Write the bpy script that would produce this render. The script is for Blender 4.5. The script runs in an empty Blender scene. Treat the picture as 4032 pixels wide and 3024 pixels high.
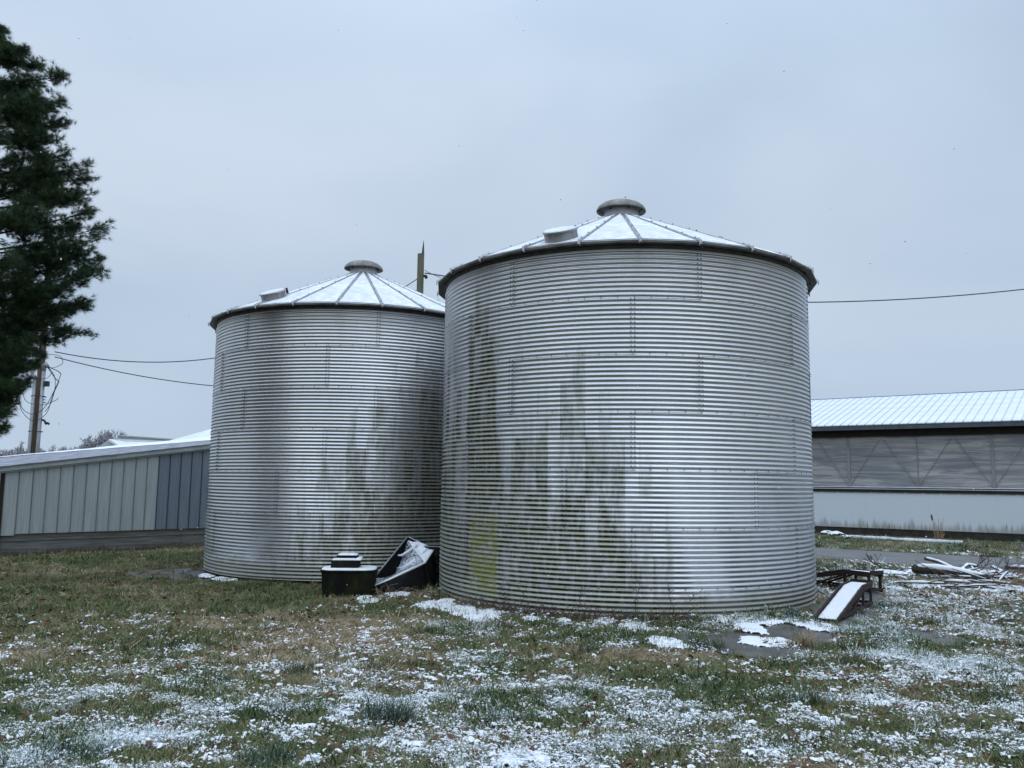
import bpy, bmesh, math, random
import numpy as np
from mathutils import Vector, Matrix
random.seed(7); rng = np.random.default_rng(7)
R_ = math.radians
scene = bpy.context.scene
COL = scene.collection

# ------------------------------------------------------------------ camera
F_PX, PITCH, ROLL, CAM_Z = 3266.5, 0.11898, 0.01252, 1.79
cam_data = bpy.data.cameras.new('camera')
cam_data.sensor_width = 36.0
cam_data.lens = F_PX / 4032 * 36
cam_data.clip_start = 0.05
cam_data.clip_end = 2000
cam = bpy.data.objects.new('camera', cam_data)
COL.objects.link(cam)
_F = Vector((0, math.cos(PITCH), math.sin(PITCH)))
_U0 = Vector((0, -math.sin(PITCH), math.cos(PITCH)))
_X0 = Vector((1, 0, 0))
_c, _s = math.cos(ROLL), math.sin(ROLL)
_Rt = _c * _X0 + _s * _U0
_Up = -_s * _X0 + _c * _U0
M = Matrix((( _Rt.x, _Up.x, -_F.x, 0), (_Rt.y, _Up.y, -_F.y, 0), (_Rt.z, _Up.z, -_F.z, CAM_Z), (0, 0, 0, 1)))
cam.matrix_world = M
scene.camera = cam

# ------------------------------------------------------------------ world, sun, exposure
SUN_EL, SUN_AZ = R_(52), R_(4)
SKY_GAIN = 1.06
w = bpy.data.worlds.new('World'); scene.world = w; w.use_nodes = True
nt = w.node_tree; nt.nodes.clear()
def wn(t, **kw):
    n = nt.nodes.new(t)
    for k, v in kw.items(): setattr(n, k, v)
    return n
out = wn('ShaderNodeOutputWorld'); bg = wn('ShaderNodeBackground')
sky = wn('ShaderNodeTexSky', sky_type='NISHITA', sun_disc=False, sun_elevation=SUN_EL, sun_rotation=SUN_AZ)
tc = wn('ShaderNodeTexCoord'); sep = wn('ShaderNodeSeparateXYZ'); nt.links.new(tc.outputs['Generated'], sep.inputs[0])
def wmath(op, a, b=None, clamp=False):
    n = wn('ShaderNodeMath', operation=op, use_clamp=clamp)
    for i, v in enumerate((a, b)):
        if v is None: continue
        if isinstance(v, (int, float)): n.inputs[i].default_value = v
        else: nt.links.new(v, n.inputs[i])
    return n.outputs[0]
mp = wn('ShaderNodeMapping'); mp.inputs['Scale'].default_value = (1, 1, 2.0); nt.links.new(tc.outputs['Generated'], mp.inputs[0])
n1 = wn('ShaderNodeTexNoise'); n1.inputs['Scale'].default_value = 1.5; n1.inputs['Detail'].default_value = 5; n1.inputs['Roughness'].default_value = .42; n1.inputs['Distortion'].default_value = .35
mp.inputs['Location'].default_value = (3.1, 1.7, .4)
nt.links.new(mp.outputs[0], n1.inputs['Vector'])
cr = wn('ShaderNodeValToRGB'); nt.links.new(n1.outputs[0], cr.inputs[0])
e = cr.color_ramp.elements
e[0].position = .33; e[0].color = (.395, .490, .620, 1)
e[1].position = .68; e[1].color = (.57, .665, .79, 1)
m_ = e.new(.5); m_.color = (.455, .565, .705, 1)
# overcast: brighter towards the zenith
z_ = wmath('MAXIMUM', sep.outputs[2], 0.0)
up = wmath('MULTIPLY', wmath('POWER', z_, 3.5), 2.6)
lo = wmath('MULTIPLY', wmath('POWER', wmath('SUBTRACT', 1.0, z_, True), 6.0), .10)
gain = wmath('ADD', wmath('ADD', up, lo), .98)
vm = wn('ShaderNodeVectorMath', operation='SCALE'); nt.links.new(cr.outputs[0], vm.inputs[0]); nt.links.new(gain, vm.inputs['Scale'])
sk = wn('ShaderNodeVectorMath', operation='SCALE'); nt.links.new(sky.outputs[0], sk.inputs[0]); sk.inputs['Scale'].default_value = .07
mx = wn('ShaderNodeMixRGB'); mx.inputs[0].default_value = .93
nt.links.new(sk.outputs[0], mx.inputs[1]); nt.links.new(vm.outputs[0], mx.inputs[2])
nt.links.new(mx.outputs[0], bg.inputs[0]); bg.inputs[1].default_value = SKY_GAIN
nt.links.new(bg.outputs[0], out.inputs[0])

sun_data = bpy.data.lights.new('sun', 'SUN'); sun_data.energy = 0.5; sun_data.angle = R_(90); sun_data.color = (1, .97, .93)
sun = bpy.data.objects.new('sun', sun_data); COL.objects.link(sun)
sd = Vector((math.sin(SUN_AZ) * math.cos(SUN_EL) , -math.cos(SUN_AZ) * math.cos(SUN_EL), math.sin(SUN_EL)))
sun.rotation_euler = sd.to_track_quat('Z', 'Y').to_euler(); sun.location = (0, 0, 30)
sky.sun_rotation = math.atan2(sd.x, sd.y)
scene.view_settings.view_transform = 'Standard'; scene.view_settings.look = 'None'
scene.view_settings.exposure = 0.0; scene.view_settings.gamma = 1.0
scene.view_settings.use_curve_mapping = False
scene.render.engine = 'CYCLES'
scene.render.resolution_x = 1024; scene.render.resolution_y = 768

# ------------------------------------------------------------------ helpers
def at(x, y, Y):
    """point at depth Y seen at source pixel (x, y) of the survey photograph"""
    u = (x - 2016) / F_PX; v = -(y - 1512) / F_PX
    d = _F + u * _Rt + v * _Up
    t = Y / d.y
    return Vector((d.x * t, Y, d.z * t + CAM_Z))
def ease(a, b, x):
    t = np.clip((x - a) / (b - a), 0, 1); return t * t * (3 - 2 * t)
def vnoise(x, y, seed=0):
    x = np.asarray(x, float); y = np.asarray(y, float)
    xi = np.floor(x).astype(np.int64); yi = np.floor(y).astype(np.int64)
    fx = x - xi; fy = y - yi; fx = fx * fx * (3 - 2 * fx); fy = fy * fy * (3 - 2 * fy)
    def h(a, b):
        v = (a * 374761393 + b * 668265263 + seed * 1442695041) & 0xffffffff
        v = ((v ^ (v >> 13)) * 1274126177) & 0xffffffff
        return ((v ^ (v >> 16)) & 0xffff) / 65535.0
    return (h(xi, yi) * (1 - fx) + h(xi + 1, yi) * fx) * (1 - fy) + (h(xi, yi + 1) * (1 - fx) + h(xi + 1, yi + 1) * fx) * fy
def fbm(x, y, seed=0, o=4):
    s = 0; a = .5; t = 0
    for i in range(o):
        s = s + a * vnoise(x * 2 ** i, y * 2 ** i, seed + i * 17); t += a; a *= .5
    return s / t
def ground_z(x, y):
    x = np.asarray(x, float); y = np.asarray(y, float)
    g = .15 * (1 - ease(3, 9, y)) - .13 * (1 - ease(-3.5, 0, x)) * ease(11.5, 15.5, y)
    g = g + (fbm(x * .9, y * .9, 3, 3) - .5) * .07 * (1 - ease(20, 40, y))
    g = g + (fbm(x * 5, y * 5, 9, 3) - .5) * .035 * (1 - ease(14, 22, y))
    # flat round the bins, the pads and the drive
    for cx, cy, r, zz in ((1.96, 14.72, 3.3, 0.0), (-3.515, 19.02, 3.3, -.13)):
        k = 1 - ease(r, r + .55, np.hypot(x - cx, y - cy)); g = g * (1 - k) + zz * k
    return g
def gz(x, y): return float(ground_z(x, y))
def on_ground(x, y, dz=0.0):
    P = at(x, y, 12.0)
    d = (P - Vector((0, 0, CAM_Z))).normalized(); z = 0.0
    for _ in range(6):
        t = (z + dz - CAM_Z) / d.z; X, Y = d.x * t, d.y * t; z = gz(X, Y)
    return Vector((X, Y, z + dz))

def link(o, parent=None):
    COL.objects.link(o)
    if parent is not None: o.parent = parent
    return o
def tag(o, label=None, cat=None, group=None, kind=None):
    if label: o['label'] = label
    if cat: o['category'] = cat
    if group: o['group'] = group
    if kind: o['kind'] = kind
    return o
def empty(name, loc=(0, 0, 0), rz=0.0, label=None, cat=None, group=None):
    o = bpy.data.objects.new(name, None); o.empty_display_size = .3
    o.location = loc; o.rotation_euler = (0, 0, rz); link(o); return tag(o, label, cat, group)
def meshdata(name, v, f, mat, smooth=False):
    me = bpy.data.meshes.new(name); me.from_pydata([tuple(p) for p in v], [], [tuple(q) for q in f])
    mats = mat if isinstance(mat, (list, tuple)) else [mat]
    for m in mats: me.materials.append(m)
    if smooth: me.polygons.foreach_set('use_smooth', [True] * len(me.polygons))
    me.update(); return me
def obj(name, me, parent=None, loc=(0, 0, 0), rot=(0, 0, 0)):
    o = bpy.data.objects.new(name, me); o.location = loc; o.rotation_euler = rot; return link(o, parent)
class MB:
    """collects shapes into one mesh"""
    def __init__(s): s.v = []; s.f = []
    def add(s, v, f):
        n = len(s.v); s.v += [tuple(p) for p in v]; s.f += [tuple(i + n for i in q) for q in f]; return s
    def box(s, c, size, rot=None):
        hx, hy, hz = size[0] / 2, size[1] / 2, size[2] / 2
        pts = [Vector((x, y, z)) for x in (-hx, hx) for y in (-hy, hy) for z in (-hz, hz)]
        if rot is not None: pts = [rot @ p for p in pts]
        c = Vector(c); pts = [p + c for p in pts]
        return s.add(pts, [(0, 1, 3, 2), (4, 6, 7, 5), (0, 4, 5, 1), (2, 3, 7, 6), (0, 2, 6, 4), (1, 5, 7, 3)])
    def beam(s, a, b, wd, ht, upv=(0, 0, 1)):
        a = Vector(a); b = Vector(b); d = b - a; L = d.length; d.normalize()
        side = d.cross(Vector(upv))
        if side.length < 1e-3: side = d.cross(Vector((1, 0, 0)))
        side.normalize(); u = side.cross(d)
        rot = Matrix((side, d, u)).transposed()
        return s.box((a + b) / 2, (wd, L, ht), rot)
    def tube(s, pts, r, n=6, r2=None, caps=True):
        pts = [Vector(p) for p in pts]; m = len(pts); base = len(s.v)
        rad = r if isinstance(r, (list, tuple)) else [r + ((r2 if r2 is not None else r) - r) * i / max(1, m - 1) for i in range(m)]
        ref = None
        for i, p in enumerate(pts):
            d = (pts[min(i + 1, m - 1)] - pts[max(i - 1, 0)]).normalized()
            if ref is None:
                ref = d.orthogonal().normalized()
            else:
                ref = (ref - d * ref.dot(d))
                ref = ref.normalized() if ref.length > 1e-4 else d.orthogonal().normalized()
            b = d.cross(ref)
            for k in range(n):
                a = 2 * math.pi * k / n
                s.v.append(tuple(p + (ref * math.cos(a) + b * math.sin(a)) * rad[i]))
        for i in range(m - 1):
            for k in range(n):
                a, b = base + i * n + k, base + i * n + (k + 1) % n
                s.f.append((a, b, b + n, a + n))
        if caps:
            s.f.append(tuple(base + k for k in range(n))[::-1]); s.f.append(tuple(base + (m - 1) * n + k for k in range(n)))
        return s
    def lathe(s, prof, n=32, c=(0, 0, 0), rot=None):
        base = len(s.v); c = Vector(c)
        for r, z in prof:
            for k in range(n):
                a = 2 * math.pi * k / n; p = Vector((r * math.cos(a), r * math.sin(a), z))
                if rot is not None: p = rot @ p
                s.v.append(tuple(p + c))
        for i in range(len(prof) - 1):
            for k in range(n):
                a, b = base + i * n + k, base + i * n + (k + 1) % n
                s.f.append((a, b, b + n, a + n))
        return s
    def build(s, name, mat, parent=None, smooth=False, loc=(0, 0, 0), rot=(0, 0, 0)):
        return obj(name, meshdata(name, s.v, s.f, mat, smooth), parent, loc, rot)
def bevel(o, wdt=.01, seg=2):
    m = o.modifiers.new('bevel', 'BEVEL'); m.width = wdt; m.segments = seg; m.limit_method = 'ANGLE'; return o

# ------------------------------------------------------------------ materials
class NT:
    def __init__(s, name):
        s.m = bpy.data.materials.new(name); s.m.use_nodes = True; s.t = s.m.node_tree; s.t.nodes.clear()
        s.out = s.n('ShaderNodeOutputMaterial'); s.b = s.n('ShaderNodeBsdfPrincipled'); s.l(s.b.outputs[0], s.out.inputs[0])
    def n(s, t, **kw):
        n = s.t.nodes.new(t)
        for k, v in kw.items(): setattr(n, k, v)
        return n
    def l(s, a, b): s.t.links.new(a, b)
    def put(s, sock, v):
        if isinstance(v, bpy.types.NodeSocket): s.l(v, sock)
        elif isinstance(v, (tuple, list)) and len(v) == 3 and sock.type == 'RGBA': sock.default_value = (*v, 1)
        else: sock.default_value = v
    def math(s, op, a, b=None, c=None, clamp=False):
        n = s.n('ShaderNodeMath', operation=op, use_clamp=clamp)
        for i, v in enumerate((a, b, c)):
            if v is not None: s.put(n.inputs[i], v)
        return n.outputs[0]
    def pos(s): return s.n('ShaderNodeNewGeometry').outputs['Position']
    def objc(s, ob=None):
        n = s.n('ShaderNodeTexCoord'); n.object = ob; return n.outputs['Object']
    def scale(s, vec, sc, loc=(0, 0, 0)):
        n = s.n('ShaderNodeMapping'); s.l(vec, n.inputs[0]); n.inputs['Scale'].default_value = sc; n.inputs['Location'].default_value = loc; return n.outputs[0]
    def noise(s, vec, sc, det=3, rough=.5, dist=0.0):
        n = s.n('ShaderNodeTexNoise'); s.l(vec, n.inputs['Vector']); n.inputs['Scale'].default_value = sc
        n.inputs['Detail'].default_value = det; n.inputs['Roughness'].default_value = rough; n.inputs['Distortion'].default_value = dist
        return n.outputs[0]
    def ramp(s, f, stops, interp='LINEAR'):
        n = s.n('ShaderNodeValToRGB'); s.l(f, n.inputs[0]); n.color_ramp.interpolation = interp; e = n.color_ramp.elements
        def c4(c): return (c, c, c, 1) if isinstance(c, (int, float)) else (*c, 1)
        e[0].position = stops[0][0]; e[0].color = c4(stops[0][1]); e[1].position = stops[-1][0]; e[1].color = c4(stops[-1][1])
        for p, c in stops[1:-1]: q = e.new(p); q.color = c4(c)
        return n.outputs[0]
    def step(s, f, a, b):
        n = s.n('ShaderNodeMapRange', interpolation_type='SMOOTHSTEP'); s.l(f, n.inputs[0])
        n.inputs[1].default_value = a; n.inputs[2].default_value = b; return n.outputs[0]
    def mix(s, f, a, b):
        n = s.n('ShaderNodeMixRGB'); s.put(n.inputs[0], f); s.put(n.inputs[1], a); s.put(n.inputs[2], b); return n.outputs[0]
    def bump(s, h, dist=.01, st=1.0):
        n = s.n('ShaderNodeBump'); s.l(h, n.inputs['Height']); n.inputs['Distance'].default_value = dist; n.inputs['Strength'].default_value = st
        s.l(n.outputs[0], s.b.inputs['Normal']); return n
    def set(s, col=None, rough=None, metal=None, spec=None):
        if col is not None: s.put(s.b.inputs['Base Color'], col)
        if rough is not None: s.put(s.b.inputs['Roughness'], rough)
        if metal is not None: s.put(s.b.inputs['Metallic'], metal)
        if spec is not None: s.put(s.b.inputs['Specular IOR Level'], spec)
        return s.m
def simple(name, c1, c2, sc=8, rough=.7, metal=0.0, bumpd=0.0, det=4, spec=None, stretch=None):
    k = NT(name); p = k.objc()
    if stretch: p = k.scale(p, stretch)
    f = k.noise(p, sc, det, .6)
    c = k.mix(k.step(f, .32, .68), c1, c2)
    if bumpd: k.bump(f, bumpd)
    return k.set(c, rough, metal, spec)

M_ = {}
k = NT('snow'); p = k.pos(); f = k.noise(p, 30, 4, .6); k.bump(f, .012, .6)
M_['snow'] = k.set(k.mix(f, (.80, .84, .89), (.90, .92, .95)), .55, 0, .3)
# snow lying thinly on sheet metal, the grey metal showing where it is thinnest
k = NT('thin_snow'); p = k.objc(); f = k.noise(k.scale(p, (5, 16, 1)), 1.6, 6, .62, .6); g = k.noise(p, 1.3, 3, .5)
t = k.step(k.math('ADD', k.math('MULTIPLY', f, .6), k.math('MULTIPLY', g, .4)), .42, .58)
k.bump(f, .004, .5)
M_['thin_snow'] = k.set(k.mix(t, (.60, .63, .68), (.86, .89, .93)), .6, 0, .3)
M_['roof_metal'] = simple('roof_metal', (.50, .51, .53), (.36, .37, .39), 4, .42, .75, .002)
M_['eave_shade_metal'] = simple('eave_shade_metal', (.16, .15, .13), (.07, .068, .062), 5, .6, .3)  # roof metal darkened: shade of the backlit eave lip put into the colour
M_['dark_metal'] = simple('dark_metal', (.05, .05, .055), (.025, .025, .027), 6, .6, .4)
M_['hatch_metal'] = simple('hatch_metal', (.36, .36, .37), (.22, .20, .18), 6, .5, .5)
M_['vent_metal'] = simple('vent_metal', (.30, .29, .265), (.15, .145, .13), 5, .6, .3, .002)
k = NT('collar_metal'); p = k.objc(); f = k.noise(p, 5, 5, .65)
M_['collar_metal'] = k.set(k.mix(k.step(f, .60, .70), (.62, .62, .63), (.20, .10, .05)), .5, .3)
M_['bolt'] = simple('bolt', (.10, .10, .11), (.26, .27, .28), 40, .45, .7)
M_['bolt_dark'] = simple('bolt_dark', (.03, .03, .032), (.06, .06, .06), 20, .5, .2)
M_['rust'] = simple('rust', (.042, .026, .021), (.022, .016, .014), 14, .75, .1, .002)
k = NT('black_poly'); p = k.objc(); f = k.noise(k.scale(p, (1, 1, .5)), 6, 5, .65); g = k.noise(p, 1.7, 2)
t = k.math('MULTIPLY', k.step(f, .40, .66), k.step(g, .30, .5))
M_['black_poly'] = k.set(k.mix(t, (.006, .007, .006), (.020, .023, .007)), .65, 0, .12)
M_['black_plastic'] = simple('black_plastic', (.005, .005, .006), (.011, .012, .013), 5, .55, 0, 0, spec=.12)
k = NT('speckled_snow'); p = k.objc(); f = k.noise(p, 42, 5, .7, .6); g = k.noise(p, 3, 2)
t = k.step(k.math('ADD', f, k.math('MULTIPLY', g, .35)), .60, .72); k.bump(t, .006)
M_['speckled_snow'] = k.set(k.mix(t, (.014, .015, .017), (.72, .77, .84)), .6, 0, .3)
k = NT('wet_concrete'); p = k.pos(); f = k.noise(p, 3, 5, .6); g = k.noise(p, 30, 3, .6); k.bump(g, .003, .5)
M_['wet_concrete'] = k.set(k.mix(k.step(f, .3, .7), (.060, .056, .050), (.125, .118, .108)), k.math('MULTIPLY_ADD', k.step(f, .35, .6), .45, .22), 0, .5)
k = NT('asphalt'); p = k.pos(); f = k.noise(p, 1.5, 5, .6); g = k.noise(p, 60, 3, .7); k.bump(g, .004, .6)
M_['asphalt'] = k.set(k.mix(k.step(f, .3, .7), (.12, .12, .122), (.17, .17, .172)), .8)
M_['white_metal'] = None
k = NT('white_panel'); p = k.objc(); s_ = k.noise(k.scale(p, (9, 1, .35)), 1.6, 5, .6)
st = k.noise(k.scale(p, (3.2, 1, .15)), 1.7, 4, .6); big = k.noise(k.scale(p, (.5, 1, .6)), 1.0, 2)
sx = k.n('ShaderNodeSeparateXYZ'); k.l(p, sx.inputs[0]); z = sx.outputs[2]
band = k.math('SUBTRACT', 1.0, k.math('MULTIPLY', k.math('SUBTRACT', z, .17), 1.7))
tt = k.math('ADD', band, k.math('MULTIPLY', k.math('SUBTRACT', st, .5), 1.7))
dirt = k.math('MULTIPLY', k.step(tt, .28, .8), .85)
alg = k.math('MULTIPLY', k.step(k.math('ADD', k.math('SUBTRACT', .86, k.math('MULTIPLY', z, 1.0)), k.math('MULTIPLY', k.math('SUBTRACT', s_, .5), 2.0)), .52, .66), k.step(big, .5, .58))
c = k.mix(k.math('MULTIPLY', s_, .4), (.68, .75, .81), (.60, .67, .73))
c = k.mix(k.math('MULTIPLY', dirt, .85), c, (.30, .30, .27)); c = k.mix(k.math('MULTIPLY', alg, .8), c, (.17, .15, .055))
M_['white_panel'] = k.set(c, .5, 0, .4)
k = NT('curtain'); p = k.objc(); f = k.noise(k.scale(p, (.35, 1, 4.2)), 1.3, 6, .6, 1.4); g = k.noise(k.scale(p, (.22, 1, .8), (4, 0, 0)), 1.5, 3)
sx = k.n('ShaderNodeSeparateXYZ'); k.l(p, sx.inputs[0])
c = k.mix(k.step(f, .34, .66), (.25, .26, .275), (.47, .465, .46)); c = k.mix(k.math('MULTIPLY', k.step(g, .46, .6), .55), c, (.16, .185, .21))
k.bump(f, .05, .7)
M_['curtain'] = k.set(c, .38, 0, .5)
M_['curtain_frame'] = simple('curtain_frame', (.30, .30, .305), (.25, .252, .255), 6, .8)
M_['dark_wood'] = simple('dark_wood', (.030, .020, .016), (.014, .011, .010), 5, .85)
M_['fascia'] = simple('fascia', (.075, .10, .115), (.055, .075, .088), 3, .6)
M_['foundation'] = simple('foundation', (.045, .042, .034), (.022, .022, .019), 5, .9)
M_['snow_roof'] = simple('snow_roof', (.80, .84, .89), (.70, .75, .82), 1.2, .55, 0, .004)
M_['seam_metal'] = simple('seam_metal', (.58, .63, .70), (.50, .55, .62), 3, .5, .1)
def panel_mat(name, a, b, rustc):
    k = NT(name); p = k.objc(); oi = k.n('ShaderNodeObjectInfo').outputs['Random']
    f = k.noise(k.scale(p, (14, 14, .5)), 1.8, 5, .65); g = k.noise(k.scale(p, (1.5, 1.5, 1.2), (1, 2, 3)), 2.0, 5, .7)
    c = k.mix(k.step(f, .35, .65), a, b); c = k.mix(k.math('MULTIPLY', oi, .35), c, b)
    c = k.mix(k.math('MULTIPLY', k.step(g, .70, .78), .7), c, rustc); k.bump(f, .003, .4)
    return k.set(c, .5, .1, .4)
M_['gray_siding'] = panel_mat('gray_siding', (.47, .51, .51), (.36, .40, .405), (.13, .075, .04))
M_['blue_siding'] = panel_mat('blue_siding', (.225, .26, .305), (.165, .195, .24), (.10, .08, .07))
M_['gray_rib_shade'] = panel_mat('gray_rib_shade', (.26, .285, .285), (.17, .19, .193), (.07, .05, .03)); M_['blue_rib_shade'] = panel_mat('blue_rib_shade', (.085, .105, .135), (.055, .07, .095), (.10, .08, .07))  # siding tones darkened: rib shading and seam dirt put into the colour
M_['trim'] = simple('trim', (.42, .47, .46), (.32, .37, .37), 3, .5)
M_['plank'] = simple('plank', (.21, .21, .20), (.12, .122, .117), 3, .85, 0, .004, stretch=(.5, 3, 6))
M_['shingle'] = simple('shingle', (.17, .18, .22), (.42, .44, .49), 3.5, .7, 0, .004, stretch=(1, 4, 1))
M_['far_white'] = simple('far_white', (.55, .60, .66), (.47, .52, .58), 1, .6)
M_['pole_wood'] = simple('pole_wood', (.12, .085, .055), (.055, .042, .03), 6, .85, 0, .004, stretch=(4, 4, .4))
M_['pole_old'] = simple('pole_old', (.11, .115, .07), (.06, .062, .04), 6, .85, 0, .004, stretch=(4, 4, .4))
M_['conduit'] = simple('conduit', (.33, .36, .38), (.26, .28, .3), 3, .45, .3)
M_['wire'] = simple('wire', (.035, .04, .05), (.02, .022, .028), 3, .6)
M_['bark'] = simple('bark', (.06, .045, .036), (.025, .02, .017), 10, .9, 0, .01, stretch=(2, 2, .6))
M_['twig'] = simple('twig', (.075, .052, .042), (.04, .03, .026), 12, .9)
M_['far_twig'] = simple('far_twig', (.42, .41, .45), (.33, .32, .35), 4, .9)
M_['stem'] = simple('stem', (.10, .062, .045), (.05, .033, .027), 30, .9)
M_['straw'] = simple('straw', (.34, .26, .17), (.22, .155, .09), 20, .85)
M_['leaf_litter'] = simple('leaf_litter', (.13, .055, .025), (.07, .035, .02), 20, .8)

def cover_material(name, cols, snow_gain, up_bias=0.0, bumpd=0.0, gscale=55):
    """grass colours with light snow caught on them; 'cover' comes from the ground survey"""
    k = NT(name); p = k.pos()
    at_ = k.n('ShaderNodeAttribute', attribute_type='INSTANCER', attribute_name='cover')
    rd = k.n('ShaderNodeAttribute', attribute_type='INSTANCER', attribute_name='tone')
    f = k.noise(p, gscale, 3, .6); g = k.noise(p, 9, 3, .6)
    c = k.ramp(rd.outputs['Fac'], cols)
    cov = k.math('ADD', at_.outputs['Fac'], k.math('MULTIPLY', k.math('SUBTRACT', g, .5), .9))
    geo = k.n('ShaderNodeNewGeometry'); sx = k.n('ShaderNodeSeparateXYZ'); k.l(geo.outputs['Position'], sx.inputs[0])
    thr = k.math('ADD', k.math('MULTIPLY', cov, snow_gain), k.math('SUBTRACT', f, .5))
    t = k.step(thr, .20, .34)
    c = k.mix(k.math('MULTIPLY', t, .85), c, (.70, .78, .80))
    m = k.set(c, .7, 0, .25)
    # leaves let some light through
    return m
M_['grass'] = cover_material('grass', [(0, (.042, .076, .026)), (.3, (.082, .122, .046)), (.55, (.135, .160, .066)), (.75, (.165, .155, .055)), (1, (.25, .25, .16))], .42, gscale=60)
M_['dry_grass'] = cover_material('dry_grass', [(0, (.16, .115, .060)), (.35, (.27, .21, .125)), (.7, (.38, .31, .20)), (1, (.45, .40, .31))], .40, gscale=60)

k = NT('ground'); p = k.pos()
a1 = k.n('ShaderNodeAttribute', attribute_name='cover').outputs['Fac']; a2 = k.n('ShaderNodeAttribute', attribute_name='dry').outputs['Fac']
f1 = k.noise(p, 1.3, 5, .6); f2 = k.noise(p, 14, 5, .65); f3 = k.noise(p, 70, 4, .7)
c = k.mix(k.step(f2, .35, .65), (.050, .056, .024), (.12, .098, .052))
c = k.mix(k.math('MULTIPLY', a2, .85), c, k.mix(f3, (.20, .15, .09), (.30, .24, .155)))
c = k.mix(k.math('MULTIPLY', k.step(k.noise(k.scale(p, (1, 1, 1), (5, 3, 0)), 2.6, 4, .6), .58, .70), .65), c, (.050, .026, .016))
t = k.step(k.math('ADD', k.math('ADD', k.math('MULTIPLY', a1, .55), k.math('MULTIPLY', f2, .55)), k.math('MULTIPLY', f3, .55)), 1.02, 1.16)
c = k.mix(t, c, (.78, .82, .87)); k.bump(k.math('ADD', f3, t), .015, .8)
M_['ground'] = k.set(c, .85, 0, .2)

k = NT('needles'); at_ = k.n('ShaderNodeAttribute', attribute_name='tone').outputs['Fac']
M_['needles'] = k.set(k.ramp(at_, [(0, (.014, .038, .020)), (.5, (.040, .085, .040)), (.8, (.09, .13, .045)), (1, (.15, .20, .11))]), .6, 0, .3)

# ------------------------------------------------------------------ ground survey fields
def cover_f(x, y):
    x = np.asarray(x, float); y = np.asarray(y, float)
    near = .26 * (1 - ease(5.4, 8.6, y - .10 * x))
    right = .27 * ease(1.5, 5.0, x) * ease(7, 8.5, y)
    base = np.maximum(near, right * (1 - .6 * ease(17, 21, y))) + .16
    base = base * (1 - .9 * (1 - ease(-5.0, -1.0, x + .0 * y)) * ease(7.5, 10.5, y)) - .14 * (1 - ease(-1.5, 1.5, x)) * ease(8, 10, y)
    n = (fbm(x * .9 + 3, y * 1.6, 21, 4) - .5) * 1.0 + (fbm(x * 4.2, y * 5.4, 23, 4) - .5) * 1.5
    n = n * (1 - .75 * (1 - ease(-4.0, -1.0, x)) * ease(10.5, 12.5, y))
    return np.clip(base + n, 0, 1)
def dry_f(x, y):
    x = np.asarray(x, float); y = np.asarray(y, float)
    d = (fbm(x * .55, y * 1.2 + 7, 41, 4) - .47) * 2.6
    d = d + .55 * (1 - ease(-3, 0, x)) * ease(7.2, 8.5, y) * (1 - ease(11, 12.5, y)) + .35 * (1 - ease(13, 17, y)) * ease(3, 6, x) * ease(9, 10, y)
    d = d + .2 * (1 - ease(-1, .6, x)) * ease(-4, -2.5, x) * ease(9, 11, y) * (1 - ease(13, 14, y))
    return np.clip(d, 0, 1)
BINS = ((1.960, 14.722, 3.166, 0.0), (-3.515, 19.02, 3.166, -.13))
PADS = {'apron': [(1290, 2500), (1400, 2560)]}
def poly_in(x, y, poly):
    x = np.asarray(x, float); y = np.asarray(y, float); r = np.zeros(x.shape, bool); n = len(poly)
    for i in range(n):
        x1, y1 = poly[i]; x2, y2 = poly[(i + 1) % n]
        if y1 == y2: continue
        cnd = ((y1 > y) != (y2 > y)) & (x < (x2 - x1) * (y - y1) / (y2 - y1) + x1)
        r ^= cnd
    return r
def gpoly(pts): return [tuple(on_ground(a, b)[:2]) for a, b in pts]
PAD_POLYS = {
    'front_pad': gpoly([(2560, 2505), (2760, 2490), (2900, 2470), (3060, 2452), (3190, 2468), (3290, 2500), (3275, 2530), (3180, 2570), (3070, 2600), (2930, 2590), (2760, 2545)]),
    'ramp_pad': gpoly([(3190, 2395), (3330, 2330), (3480, 2330), (3500, 2400), (3420, 2440), (3330, 2478), (3240, 2470)]),
    'side_pad': gpoly([(3560, 2474), (3640, 2488), (3760, 2508), (3815, 2530), (3770, 2548), (3690, 2545), (3640, 2525), (3590, 2495)]),
    'gravel_patch': gpoly([(480, 2252), (640, 2238), (830, 2232), (900, 2262), (850, 2290), (640, 2278), (500, 2265)]),
}
ROAD = [tuple(on_ground(a, b)[:2]) for a, b in ((3180, 2157), (4032, 2203), (4500, 2232), (4500, 2290), (4032, 2258), (3180, 2193))]
BARN_O = Vector((12.08, 33.0, 0)); BARN_W = Vector((.809, -.588, 0)); BARN_N = Vector((.588, .809, 0))

# ------------------------------------------------------------------ ground sheet
xs = np.concatenate([-np.geomspace(400, 14.5, 22), np.arange(-14, 12.01, .09), np.geomspace(12.6, 400, 24)])
ys = np.concatenate([-np.geomspace(300, 3, 8), np.arange(-1, 3, 1.0), np.arange(3.2, 20, .09), np.arange(20.2, 40, .5), np.geomspace(42, 600, 16)])
X, Y = np.meshgrid(xs, ys); Z = ground_z(X, Y)
for nm, pl in PAD_POLYS.items():
    Z = np.where(poly_in(X, Y, pl), np.minimum(Z, .0 if nm != 'gravel_patch' else -.15) - .02, Z)
Z = np.where(poly_in(X, Y, ROAD), Z - .04, Z)
nx, ny = len(xs), len(ys)
me = bpy.data.meshes.new('ground')
co = np.stack([X.ravel(), Y.ravel(), Z.ravel()], 1)
i = np.arange(ny - 1)[:, None] * nx + np.arange(nx - 1)[None, :]; i = i.ravel()
fc = np.stack([i, i + 1, i + nx + 1, i + nx], 1)
me.vertices.add(len(co)); me.vertices.foreach_set('co', co.ravel())
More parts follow.
